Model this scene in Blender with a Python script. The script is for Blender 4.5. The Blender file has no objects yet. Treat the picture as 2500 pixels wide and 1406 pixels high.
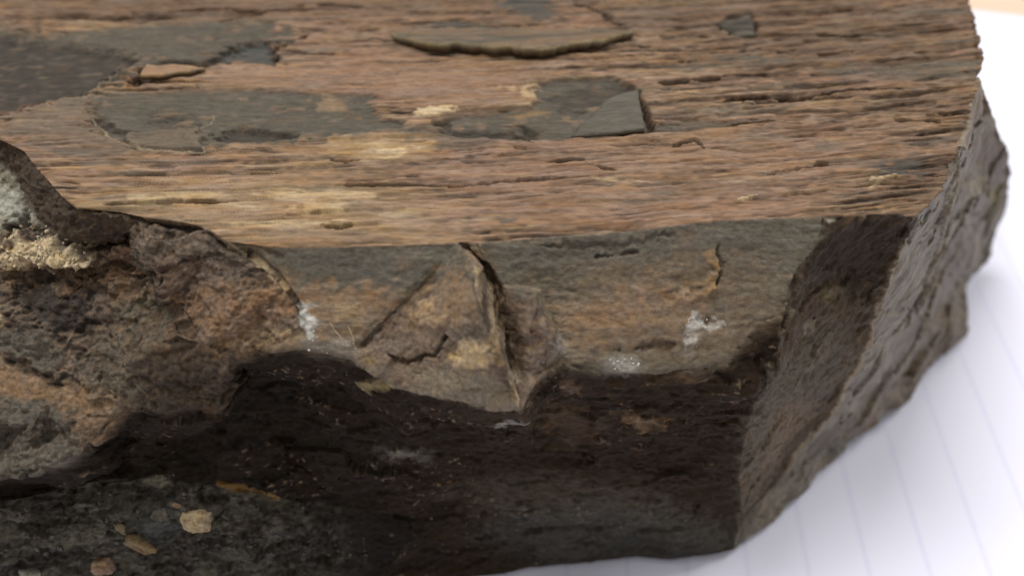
import bpy, math, random
import numpy as np
from mathutils import Vector
from mathutils.geometry import delaunay_2d_cdt

# everything below is measured in millimetres and scaled to metres when meshes are linked
MM = 0.001
scene = bpy.context.scene
COL = scene.collection

# ------------------------------------------------------------------ camera
cam_d = bpy.data.cameras.new('camera')
cam = bpy.data.objects.new('camera', cam_d)
COL.objects.link(cam)
cam.location = (0, 0, 93.5 * MM)
cam.rotation_euler = (math.radians(90 - 44.3), 0, 0)
cam_d.sensor_width = 36.0
cam_d.lens = 2080.0 / 2500.0 * 36.0
cam_d.clip_start = 0.002
cam_d.clip_end = 20.0
cam_d.dof.use_dof = True
cam_d.dof.focus_distance = 0.080
cam_d.dof.aperture_fstop = 18.0
scene.camera = cam

# ------------------------------------------------------------------ room light
world = bpy.data.worlds.new('World')
scene.world = world
world.use_nodes = True
bg = world.node_tree.nodes['Background']
bg.inputs['Color'].default_value = (1.0, 0.975, 0.95, 1)
bg.inputs['Strength'].default_value = 0.45

def area_lamp(name, loc, target, sx, sy, power, colour):
    d = bpy.data.lights.new(name, 'AREA')
    d.shape = 'RECTANGLE'; d.size = sx; d.size_y = sy
    d.energy = power; d.color = colour
    o = bpy.data.objects.new(name, d)
    COL.objects.link(o)
    o.location = loc
    o.rotation_euler = (Vector(target) - Vector(loc)).to_track_quat('-Z', 'Y').to_euler()
    return o
area_lamp('ceiling_lamp', (-0.50, 0.36, 1.70), (0.0, 0.07, 0.03), 0.75, 0.70, 27.0, (1.0, 0.96, 0.92))
area_lamp('right_fill_lamp', (1.45, 0.95, 1.30), (0.0, 0.07, 0.03), 0.60, 0.60, 20.0, (1.0, 0.98, 0.95))  # unseen fill lamp added on the right to brighten the end facet

scene.view_settings.view_transform = 'Standard'
scene.view_settings.look = 'None'
scene.view_settings.exposure = 0.0
scene.view_settings.gamma = 1.0

# ------------------------------------------------------------------ colours
def lin(r, g, b):
    f = lambda v: (v / 255 / 12.92) if v / 255 <= 0.04045 else ((v / 255 + 0.055) / 1.055) ** 2.4
    return np.array([f(r), f(g), f(b)], np.float32)
PAL = dict(
    cream2=lin(236, 212, 168), pink=lin(151, 121, 100), tan=lin(156, 127, 98), yellow=lin(176, 148, 110), cream=lin(208, 184, 142),
    umber=lin(100, 80, 64), brown=lin(122, 102, 82), darkbrown=lin(44, 33, 24), umberdark=lin(78, 63, 48),
    ledge=lin(118, 109, 92), shade=lin(46, 35, 25),  # shade: the front's shadow is kept in this base colour
    olive=lin(90, 85, 75), ledgegrey=lin(100, 96, 86), olivebrown=lin(114, 101, 86), slate=lin(104, 98, 86), darkslate=lin(64, 58, 52),
    blueslate=lin(76, 80, 77), rust=lin(114, 72, 48), rustorange=lin(168, 120, 82), ochre=lin(158, 122, 72),
    ochreyellow=lin(158, 134, 92), ochregrey=lin(150, 136, 100), pale=lin(172, 156, 130), chalk=lin(208, 206, 198),
    chalkwarm=lin(198, 188, 164), palegreen=lin(186, 186, 164), creamcrust=lin(198, 174, 128), darkspeck=lin(60, 51, 47),
    pinktan=lin(172, 138, 108), greyspeck=lin(112, 107, 96), greygreen=lin(122, 119, 102), greybrown=lin(124, 108, 94), dark=lin(29, 24, 18),
    endgrey=lin(134, 123, 105), endbrown=lin(124, 104, 82))

# ------------------------------------------------------------------ noise
_rng = np.random.RandomState(11)
_perm = _rng.permutation(256).astype(np.int32)
_perm = np.concatenate([_perm, _perm, _perm])
_g = _rng.normal(size=(256, 3)).astype(np.float32)
_g /= np.linalg.norm(_g, axis=1, keepdims=True)
def perlin(x, y, z):
    x = np.asarray(x, np.float32); y = np.asarray(y, np.float32); z = np.asarray(z, np.float32) + np.zeros_like(x)
    xi = np.floor(x); yi = np.floor(y); zi = np.floor(z)
    xf = x - xi; yf = y - yi; zf = z - zi
    xi = xi.astype(np.int32) & 255; yi = yi.astype(np.int32) & 255; zi = zi.astype(np.int32) & 255
    fade = lambda t: t * t * t * (t * (t * 6 - 15) + 10)
    u, v, w = fade(xf), fade(yf), fade(zf)
    out = None
    for dx in (0, 1):
        px = _perm[xi + dx]
        wx = u if dx else 1 - u
        for dy in (0, 1):
            py = _perm[px + yi + dy]
            wy = v if dy else 1 - v
            for dz in (0, 1):
                g = _g[_perm[py + zi + dz]]
                val = (g[:, 0] * (xf - dx) + g[:, 1] * (yf - dy) + g[:, 2] * (zf - dz)) * (wx * wy * (w if dz else 1 - w))
                out = val if out is None else out + val
    return out * 1.5
def fbm(x, y, z, octaves=3, gain=0.5):
    s = 0; a = 1.0; f = 1.0; n = 0
    for k in range(octaves):
        s = s + a * perlin(x * f + 17.3 * k, y * f + 5.1 * k, z * f + 9.7 * k); n += a
        a *= gain; f *= 2.03
    return s / n
def smooth(a, b, x):
    t = np.clip((x - a) / (b - a), 0, 1)
    return t * t * (3 - 2 * t)

# ------------------------------------------------------------------ the rock's control cage and surface marks
CV = [(-69.71,83.38,45.0),(-54.24,73.0,45.0),(-50.76,70.69,45.0),(-47.47,68.61,45.0),(-44.05,64.78,45.0),(-41.26,61.68,45.0),(-39.15,60.01,45.0),(-35.26,59.43,45.0),(-32.79,58.57,
45.0),(-29.33,57.89,45.0),(-26.58,57.05,45.0),(-24.84,55.53,45.0),(-21.44,54.83,45.0),(-19.3,54.67,45.0),(-10.55,54.83,45.0),(-7.05,55.05,45.0),(-4.66,55.31,45.0),(-3.71,55.31,
45.0),(1.78,55.9,45.0),(8.95,56.67,45.0),(14.45,57.67,45.0),(19.28,58.4,45.0),(23.71,58.68,45.0),(27.77,58.85,45.0),(31.11,59.03,45.0),(34.42,59.08,45.0),(35.8,58.63,45.0),(37.84,
60.48,45.0),(40.66,64.14,45.0),(43.59,69.43,45.0),(46.52,74.49,45.0),(48.94,78.78,45.0),(50.85,82.77,45.0),(52.95,86.94,45.0),(55.07,93.67,45.0),(56.78,100.0,45.0),(59.65,108.14,
45.0),(66.76,127.46,45.0),(33.08,127.46,45.0),(-3.01,127.46,45.0),(-39.09,127.46,45.0),(-93.22,127.46,45.0),(-68.56,78.3,42.0),(-60.61,62.11,40.7),(-59.69,54.72,34.88),(-58.04,
43.79,26.85),(-62.24,45.0,20.02),(-70.9,41.99,0.3),(52.63,83.73,43.0),(59.29,88.94,35.0),(65.99,94.25,27.0),(71.73,99.14,20.0),(72.44,99.53,17.5),(75.12,101.63,12.0),(75.19,100.77,
7.0),(74.87,99.42,3.5),(72.42,96.98,2.0),(70.98,95.77,1.2),(69.81,92.36,1.0),(68.75,88.45,1.0),(66.65,84.7,1.0),(61.83,80.88,1.0),(57.81,76.92,1.0),(56.31,74.71,1.0),(53.44,71.86,
1.0),(50.74,70.89,1.0),(47.95,68.1,1.0),(44.18,66.32,1.0),(43.09,64.14,0.8),(39.14,61.39,1.0),(37.54,58.99,0.8),(34.35,56.53,1.0),(31.59,54.11,0.8),(28.47,52.19,0.8),(26.2,50.54,
0.8),(24.16,49.96,0.8),(18.78,49.28,0.6),(14.97,49.65,0.6),(9.61,49.02,0.6),(2.39,48.41,0.6),(-0.48,47.74,0.5),(-16.46,45.79,0.4),(-39.44,43.89,0.3),(-57.48,42.7,0.3),(-55.56,72.99,
42.0),(-52.24,71.2,42.0),(-49.28,68.11,42.0),(-46.58,64.47,41.8),(-44.36,61.95,41.6),(-41.93,60.23,41.7),(-39.54,59.19,42.0),(-35.85,59.42,42.0),(-34.44,59.16,43.6),(-42.53,60.74,
40.6),(-39.89,61.81,39.2),(-37.37,61.93,39.2),(-44.6,61.88,40.9),(-41.3,59.52,40.6),(-38.58,59.29,40.5),(-34.89,58.75,41.38),(-49.17,62.9,40.8),(-48.31,60.32,40.2),(-44.51,60.68,
40.4),(-32.52,55.76,43.27),(-31.46,54.17,41.8),(-30.81,53.02,39.89),(-30.33,52.81,38.53),(-34.67,58.11,40.33),(-33.55,56.54,38.91),(-32.36,54.7,37.76),(-49.04,59.57,37.72),(-44.4,
59.4,37.35),(-39.6,59.24,38.57),(-48.29,55.97,35.8),(-42.15,56.59,37.36),(-38.35,54.76,35.4),(-43.91,53.45,34.57),(-47.87,52.55,33.29),(-41.87,51.43,32.84),(-37.92,51.23,33.07),
(-29.96,52.42,38.42),(-29.02,48.27,36.28),(-31.74,47.72,34.99),(-26.87,47.53,35.51),(-35.08,54.17,35.47),(-40.46,48.45,30.53),(-47.27,48.84,30.94),(-42.56,48.66,31.18),(-40.71,
47.25,29.64),(-46.72,46.97,30.32),(-43.79,47.03,30.24),(-47.89,47.48,28.05),(-43.18,47.3,28.17),(-44.77,45.57,28.16),(-37.7,49.89,32.33),(-33.75,49.63,36.52),(-31.37,49.81,38.15),
(-29.02,49.94,39.28),(-26.49,49.19,38.73),(-24.87,48.64,37.22),(-24.54,49.35,36.29),(-26.12,56.36,44.41),(-23.01,54.71,44.12),(-21.09,53.46,43.59),(-19.71,52.43,42.39),(-18.45,51.3,
40.82),(-17.92,50.68,39.73),(-22.94,55.2,43.97),(-21.01,54.03,43.35),(-19.6,53.0,42.07),(-18.31,51.75,40.66),(-46.81,43.79,26.85),(-43.1,44.09,27.07),(-39.49,45.42,28.05),(-35.5,
48.39,30.61),(-30.44,46.94,32.37),(-25.85,46.85,33.08),(-24.66,48.1,35.09),(-21.41,49.02,37.44),(-18.16,49.2,37.88),(-13.8,48.42,37.21),(-10.25,46.46,35.87),(-5.61,45.53,35.75),
(-2.44,44.73,35.37),(0.63,44.54,35.5),(-2.94,51.35,45.65),(-2.69,48.89,44.77),(-1.92,47.04,43.35),(-0.84,45.7,40.63),(-6.37,53.73,43.19),(-10.33,51.34,40.07),(-13.21,49.47,37.89),
(-7.05,53.74,43.57),(-11.15,51.28,40.64),(-13.93,49.49,38.4),(-1.59,53.65,43.02),(-0.89,52.89,42.03),(-0.28,50.69,39.72),(0.43,48.12,36.73),(-2.91,56.07,42.59),(-1.98,55.47,41.16),
(-1.31,54.13,40.73),(-0.86,51.52,39.36),(-0.22,48.99,36.81),(0.42,52.17,42.59),(2.03,51.88,42.39),(3.09,50.42,40.51),(3.97,49.48,38.68),(3.4,49.06,37.17),(2.52,48.5,36.01),(0.5,
53.24,41.85),(2.51,53.31,41.23),(3.58,51.93,39.14),(4.49,50.59,37.61),(4.33,49.4,36.78),(6.15,48.91,35.81),(9.1,48.72,35.02),(12.8,48.85,34.64),(16.52,49.44,34.84),(19.88,50.2,
35.3),(20.65,51.69,37.05),(22.05,52.52,37.89),(24.05,52.88,38.36),(24.82,54.11,40.24),(1.4,49.9,40.04),(1.42,48.46,37.43),(27.34,57.05,43.09),(25.53,55.67,41.63),(25.16,54.77,
40.71),(24.2,52.21,38.11),(24.28,50.86,33.5),(23.84,50.64,30.5),(23.03,50.5,24.91),(24.06,51.0,16.66),(25.97,51.3,8.44),(26.58,52.12,3.0),(37.16,60.5,39.0),(36.81,59.83,33.0),(37.4,
60.07,24.0),(36.37,59.62,17.5),(34.01,58.69,11.0),(31.21,56.36,6.0),(21.2,49.6,32.98),(22.63,52.0,34.48),(23.55,51.2,31.93),(31.71,60.0,38.39),(33.56,60.2,40.3),(28.98,57.6,37.45),
(29.48,56.4,34.23),(34.08,58.6,28.26),(28.19,54.4,29.33),(30.7,56.0,22.12),(27.25,53.6,19.62),(47.14,72.68,38.0),(48.57,73.38,33.5),(51.62,76.04,25.0),(51.57,73.28,15.0),(47.02,
68.39,8.0),(61.17,89.7,27.0),(55.52,84.82,36.0),(66.53,93.52,14.0),(40.98,63.48,6.0),(34.86,57.9,4.5),(-50.04,45.0,20.39),(-42.21,46.4,21.31),(-36.45,47.2,21.24),(-29.99,47.3,
19.62),(-23.58,47.6,16.86),(-17.22,48.0,14.48),(-11.02,48.4,11.85),(-11.07,47.0,9.76),(-50.06,46.0,21.36),(-46.52,46.6,20.78),(-38.16,49.5,24.6),(-38.78,48.6,21.72),(-50.48,43.0,
17.28),(-40.67,44.3,17.76),(-31.67,44.8,16.91),(-21.39,46.0,13.22),(-32.84,50.3,22.79),(-23.06,50.8,20.66),(-10.5,50.0,19.65),(-22.23,53.2,27.63),(-25.18,52.6,30.24),(-16.88,52.2,
30.11),(-27.39,50.3,26.83),(-13.84,50.4,27.35),(-5.96,49.8,26.19),(-0.79,49.5,25.94),(3.82,50.0,30.99),(9.58,49.9,30.51),(17.11,49.9,31.42),(2.06,50.6,22.37),(10.51,51.2,20.81),
(18.91,51.2,20.81),(-2.2,50.3,13.82),(10.87,49.8,15.0),(19.95,50.3,13.01),(6.76,48.9,9.47),(18.49,49.7,6.76),(-6.85,48.0,6.64),(22.23,50.6,7.43),(-95.95,128.7,0.05),(-41.12,129.67,
0.05),(-3.22,130.45,0.05),(34.92,129.82,0.05),(60.76,128.46,0.05),(53.65,109.14,0.05),(50.78,101.0,0.05),(49.07,94.67,0.05),(46.95,87.94,0.05),(44.85,83.77,0.05),(46.63,84.73,0.05),
(53.29,89.94,0.05),(59.99,95.25,0.05),(65.73,100.14,0.05),(66.44,100.53,0.05),(69.12,102.63,0.05),(71.27,99.95,0.05),(70.94,98.67,0.05),(68.48,96.32,0.05),(67.03,95.17,0.05),(65.84,
91.94,0.05),(64.75,88.25,0.05),(62.65,84.72,0.05),(57.84,81.14,0.05),(53.85,77.47,0.05),(52.38,75.43,0.05),(49.56,72.82,0.05),(46.88,71.96,0.05),(44.18,69.43,0.05),(40.5,67.88,
0.05),(39.49,65.89,0.05),(35.71,63.46,0.05),(34.25,61.27,0.05),(31.27,59.08,0.05),(28.73,56.91,0.05),(25.85,55.21,0.05),(23.78,53.72,0.05),(21.89,53.25,0.05),(16.92,52.82,0.05),
(13.41,53.33,0.05),(8.58,52.89,0.05),(2.13,52.4,0.05),(-0.43,51.74,0.05),(-14.91,49.48,0.05),(-36.67,46.78,0.05),(-54.26,45.07,0.05),(-67.48,44.07,0.05),(-64.77,43.38,0.05),(-60.49,
42.06,0.05),(-62.37,53.36,0.05),(-63.41,61.05,0.05),(-71.55,78.01,0.05),(-72.71,83.31,0.05),(0.0,85.0,0.05)]
CT = [(84,2,1),(2,84,85),(84,100,85),(0,1,41),(42,1,0),(1,42,84),(43,84,42),(84,43,100),(100,43,101),(101,43,110),(44,110,43),(110,44,113),(113,44,117),(129,130,126),(131,130,129),
(130,131,133),(151,133,131),(133,151,152),(152,151,252),(251,252,151),(243,252,251),(243,244,252),(85,3,2),(3,85,86),(100,86,85),(86,100,87),(87,100,88),(101,102,100),(110,102,101),
(117,116,113),(44,126,117),(45,126,44),(126,45,129),(129,45,131),(131,45,151),(151,45,251),(46,251,45),(251,46,243),(243,46,255),(47,255,46),(255,47,83),(89,6,5),(6,89,90),(93,90,
89),(93,94,90),(118,127,125),(125,127,128),(132,128,127),(128,132,153),(92,95,99),(91,92,7),(92,91,95),(94,95,91),(98,95,94),(95,98,99),(112,107,98),(124,115,135),(119,135,115),
(134,135,119),(5,7,4),(6,7,5),(90,7,6),(98,97,112),(111,112,97),(114,112,111),(112,114,115),(115,118,119),(119,118,134),(125,134,118),(134,125,154),(128,154,125),(253,153,254),(244,
254,153),(244,245,254),(7,3,4),(86,4,3),(87,4,86),(4,87,5),(88,5,87),(5,88,89),(89,88,93),(100,96,88),(102,96,100),(96,97,93),(97,102,111),(110,111,102),(113,111,110),(111,113,114),
(116,114,113),(114,116,115),(115,116,118),(117,118,116),(118,117,127),(126,127,117),(130,127,126),(127,130,132),(133,132,130),(152,132,133),(132,152,153),(153,152,244),(252,244,
152),(83,256,255),(120,106,137),(103,9,8),(104,9,103),(108,105,104),(109,105,108),(105,109,106),(136,106,109),(106,136,137),(137,136,121),(122,121,136),(121,122,155),(11,10,141),
(123,139,138),(147,148,12),(142,143,147),(157,263,140),(265,263,157),(11,12,10),(12,11,147),(147,11,142),(141,142,11),(142,138,143),(139,140,138),(140,139,157),(123,157,139),(156,
157,123),(157,156,265),(9,40,8),(40,9,10),(10,9,141),(104,141,9),(105,141,104),(106,141,105),(141,106,142),(120,142,106),(142,120,138),(137,138,120),(121,138,137),(138,121,123),
(155,123,121),(123,155,156),(259,156,155),(156,259,265),(265,259,246),(245,246,259),(246,245,257),(13,148,149),(144,149,148),(158,145,144),(160,171,174),(146,174,150),(159,174,146),
(174,159,160),(160,159,264),(149,150,13),(144,150,149),(145,150,144),(150,145,146),(158,146,145),(146,158,159),(262,159,158),(159,262,264),(260,264,262),(247,248,260),(248,247,258),
(161,266,261),(172,169,15),(169,16,15),(16,169,165),(15,14,172),(173,172,14),(170,172,173),(172,170,169),(161,162,170),(162,161,267),(261,267,161),(250,280,249),(81,280,250),(150,
14,13),(14,150,173),(174,173,150),(171,173,174),(173,171,170),(170,171,161),(160,161,171),(161,160,266),(264,266,160),(260,266,264),(248,266,260),(266,248,261),(261,248,249),(249,
248,250),(250,248,81),(258,81,248),(14,40,13),(10,13,40),(12,13,10),(13,12,148),(148,143,144),(138,144,143),(140,144,138),(144,140,158),(263,158,140),(158,263,262),(265,262,263),
(262,265,260),(246,260,265),(260,246,247),(257,247,246),(247,257,258),(82,258,257),(258,82,81),(1,40,41),(2,40,1),(3,40,2),(7,40,3),(40,7,8),(92,8,7),(8,92,103),(107,103,99),(103,
107,104),(104,107,108),(112,108,107),(115,108,112),(124,108,115),(108,124,109),(109,124,136),(135,136,124),(136,135,122),(134,122,135),(154,122,134),(122,154,155),(253,155,154),
(155,253,259),(259,253,245),(254,245,253),(245,256,257),(257,256,82),(83,82,256),(175,179,180),(181,182,176),(184,176,177),(176,175,181),(180,181,175),(166,181,180),(181,166,182),
(167,182,166),(177,182,183),(194,193,187),(193,192,187),(186,192,191),(192,186,187),(187,188,194),(189,194,188),(194,189,269),(190,191,18),(185,191,190),(191,185,186),(204,186,185),
(186,204,187),(187,204,188),(205,188,204),(188,205,189),(178,189,205),(164,189,178),(189,164,269),(272,269,164),(18,175,190),(176,190,175),(184,190,176),(190,184,185),(185,184,204),
(177,204,184),(204,177,205),(178,183,164),(268,164,163),(164,268,272),(275,272,268),(80,79,275),(196,195,270),(78,276,278),(197,198,20),(198,197,271),(271,197,274),(76,279,77),(20,
19,197),(196,197,19),(270,197,196),(273,197,270),(197,273,274),(276,274,273),(274,276,277),(277,276,279),(279,276,77),(78,77,276),(75,215,281),(215,75,74),(223,222,224),(224,222,
211),(212,211,222),(211,212,232),(200,201,21),(201,200,223),(199,223,200),(223,199,222),(212,213,232),(215,214,281),(74,73,215),(20,38,19),(38,20,21),(21,20,200),(198,200,20),(200,
198,199),(271,199,198),(199,271,222),(222,271,212),(274,212,271),(212,274,213),(277,213,274),(213,277,214),(214,277,281),(279,281,277),(281,279,75),(76,75,279),(38,39,19),(18,19,
39),(191,19,18),(192,19,191),(193,19,192),(19,193,196),(196,193,195),(194,195,193),(269,195,194),(195,269,270),(270,269,273),(272,273,269),(273,272,276),(276,272,278),(275,278,272),
(79,278,275),(278,79,78),(72,71,221),(206,207,227),(208,227,207),(206,22,207),(208,203,227),(210,230,209),(230,210,231),(220,221,242),(71,242,221),(242,71,70),(67,241,68),(226,25,
24),(25,226,216),(216,226,217),(237,66,65),(24,225,226),(226,225,217),(229,217,228),(217,229,218),(219,218,229),(218,219,237),(237,219,66),(241,66,219),(67,66,241),(206,23,22),(23,
206,24),(24,206,225),(227,225,206),(225,227,217),(217,227,228),(203,228,227),(203,209,228),(230,228,209),(228,230,229),(229,230,219),(231,219,230),(219,220,241),(241,220,68),(68,
220,69),(242,69,220),(70,69,242),(61,236,62),(29,28,233),(27,233,28),(233,27,234),(26,234,27),(235,234,26),(236,57,235),(57,236,58),(61,60,236),(33,34,32),(34,35,32),(50,238,51),
(51,238,52),(52,238,53),(31,48,32),(48,31,49),(49,239,50),(50,239,238),(53,240,54),(54,240,55),(32,30,31),(31,30,49),(49,30,239),(29,239,30),(239,29,238),(233,238,29),(238,233,53),
(53,233,240),(234,240,233),(235,240,234),(240,235,55),(55,235,56),(57,56,235),(236,59,58),(60,59,236),(32,23,30),(24,30,23),(30,24,29),(25,29,24),(29,25,28),(28,25,27),(27,25,26),
(216,26,25),(26,216,235),(235,216,236),(217,236,216),(218,236,217),(236,218,62),(237,62,218),(62,237,63),(63,237,64),(65,64,237),(37,38,36),(36,38,35),(35,38,32),(32,38,23),(23,38,
22),(21,22,38),(22,21,207),(207,21,208),(208,21,203),(201,203,21),(203,201,202),(202,201,209),(223,209,201),(209,223,210),(224,210,223),(211,210,224),(210,211,231),(232,231,211),
(231,232,220),(220,232,221),(213,221,232),(214,221,213),(73,72,215),(14,39,40),(15,39,14),(16,39,15),(17,39,16),(39,17,18),(18,17,175),(16,179,17),(165,179,16),(179,165,180),(180,
165,166),(169,166,165),(170,166,169),(166,170,167),(162,167,170),(167,162,168),(168,162,163),(267,163,162),(163,267,268),(268,267,275),(261,275,267),(249,275,261),(280,275,249),
(275,280,80),(81,80,280),(99,98,107),(215,221,214),(221,215,72),(163,164,168),(168,164,183),(154,153,253),(153,154,128),(183,178,177),(205,177,178),(167,168,182),(183,182,168),(143,
148,147),(93,88,96),(220,219,231),(99,103,92),(102,97,96),(94,97,98),(97,94,93),(209,203,202),(91,90,94),(7,90,91),(175,17,179),(182,177,176),(244,255,256),(255,244,243),(256,245,
244),(41,40,283),(41,283,282),(335,282,283),(40,39,284),(40,284,283),(335,283,284),(39,38,285),(39,285,284),(335,284,285),(38,37,286),(38,286,285),(335,285,286),(37,36,287),(37,287,
286),(335,286,287),(36,35,288),(36,288,287),(335,287,288),(35,34,289),(35,289,288),(335,288,289),(34,33,290),(34,290,289),(335,289,290),(33,32,291),(33,291,290),(335,290,291),(32,
48,292),(32,292,291),(335,291,292),(48,49,293),(48,293,292),(335,292,293),(49,50,294),(49,294,293),(335,293,294),(50,51,295),(50,295,294),(335,294,295),(51,52,296),(51,296,295),
(335,295,296),(52,53,297),(52,297,296),(335,296,297),(53,54,298),(53,298,297),(335,297,298),(54,55,299),(54,299,298),(335,298,299),(55,56,300),(55,300,299),(335,299,300),(56,57,
301),(56,301,300),(335,300,301),(57,58,302),(57,302,301),(335,301,302),(58,59,303),(58,303,302),(335,302,303),(59,60,304),(59,304,303),(335,303,304),(60,61,305),(60,305,304),(335,
304,305),(61,62,306),(61,306,305),(335,305,306),(62,63,307),(62,307,306),(335,306,307),(63,64,308),(63,308,307),(335,307,308),(64,65,309),(64,309,308),(335,308,309),(65,66,310),(65,
310,309),(335,309,310),(66,67,311),(66,311,310),(335,310,311),(67,68,312),(67,312,311),(335,311,312),(68,69,313),(68,313,312),(335,312,313),(69,70,314),(69,314,313),(335,313,314),
(70,71,315),(70,315,314),(335,314,315),(71,72,316),(71,316,315),(335,315,316),(72,73,317),(72,317,316),(335,316,317),(73,74,318),(73,318,317),(335,317,318),(74,75,319),(74,319,318),
(335,318,319),(75,76,320),(75,320,319),(335,319,320),(76,77,321),(76,321,320),(335,320,321),(77,78,322),(77,322,321),(335,321,322),(78,79,323),(78,323,322),(335,322,323),(79,80,
324),(79,324,323),(335,323,324),(80,81,325),(80,325,324),(335,324,325),(81,82,326),(81,326,325),(335,325,326),(82,83,327),(82,327,326),(335,326,327),(83,47,328),(83,328,327),(335,
327,328),(47,46,329),(47,329,328),(335,328,329),(46,45,330),(46,330,329),(335,329,330),(45,44,331),(45,331,330),(335,330,331),(44,43,332),(44,332,331),(335,331,332),(43,42,333),(43,
333,332),(335,332,333),(42,0,334),(42,334,333),(335,333,334),(0,41,282),(0,282,334),(335,334,282)]
CR = [4,4,4,0,4,4,4,4,4,4,4,4,4,4,4,4,4,4,7,7,7,7,4,4,4,4,4,4,4,4,4,4,4,4,4,7,7,7,6,6,6,4,4,4,4,4,4,4,4,4,4,4,4,4,4,4,4,4,4,0,0,4,4,4,4,4,4,4,4,4,4,7,7,7,0,4,4,4,4,4,4,4,4,4,4,4,4,
4,4,4,4,4,4,4,4,4,4,4,4,7,7,6,4,4,4,4,4,4,4,4,4,4,4,5,4,5,5,7,7,0,5,5,5,4,4,4,4,4,7,0,0,4,4,4,4,4,4,4,4,4,4,4,4,7,7,7,7,6,5,5,4,5,5,5,5,7,5,5,5,5,4,5,7,7,7,7,6,7,5,5,3,5,5,5,5,3,7,
7,7,7,5,5,5,5,5,3,3,7,7,7,7,7,7,6,6,6,0,0,0,5,5,4,4,4,7,7,7,7,7,7,6,6,6,6,0,0,0,0,0,4,4,4,4,4,4,4,4,4,4,4,4,4,4,4,7,7,7,7,6,6,6,3,3,3,3,3,3,3,3,3,5,5,5,5,5,5,7,5,5,5,3,3,3,3,3,3,3,
7,7,5,5,5,5,3,3,3,3,7,7,7,7,7,7,5,7,7,7,5,5,7,7,7,7,7,7,7,7,7,7,7,7,7,2,5,7,7,7,2,7,1,0,0,5,5,5,7,7,7,7,7,7,7,7,7,7,7,0,0,5,5,5,5,5,5,7,7,7,7,7,7,7,7,7,1,2,2,5,2,2,2,1,1,1,1,2,2,2,
1,2,2,2,2,2,1,1,1,1,5,2,2,2,2,2,2,2,2,2,2,2,1,1,1,1,1,1,1,1,1,1,1,1,1,1,0,0,1,1,1,1,1,1,1,1,1,0,1,1,1,1,1,1,1,1,1,1,1,1,1,1,0,0,0,0,0,0,0,2,1,1,1,1,1,1,1,1,1,0,0,0,0,0,0,5,5,5,5,5,
7,7,7,7,7,2,2,2,2,2,2,1,0,0,0,0,0,5,3,3,3,3,3,3,3,3,3,3,7,7,7,7,7,7,7,7,4,2,1,3,3,7,4,3,3,3,3,5,4,2,4,4,4,4,7,4,4,3,3,6,6,6,8,8,8,8,8,8,8,8,8,8,8,8,8,8,8,8,8,8,8,8,8,8,8,8,8,8,8,8,
8,8,8,8,8,8,8,8,8,8,8,8,8,8,8,8,8,8,8,8,8,8,8,8,8,8,8,8,8,8,8,8,8,8,8,8,8,8,8,8,8,8,8,8,8,8,8,8,8,8,8,8,8,8,8,8,8,8,8,8,8,8,8,8,8,8,8,8,8,8,8,8,8,8,8,8,8,8,8,8,8,8,8,8,8,8,8,8,8,8,
8,8,8,8,8,8,8,8,8,8,8,8,8,8,8,8,8,8,8,8,8,8,8,8,8,8,8,8,8,8,8,8,8,8,8,8,8,8,8,8,8]
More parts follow.
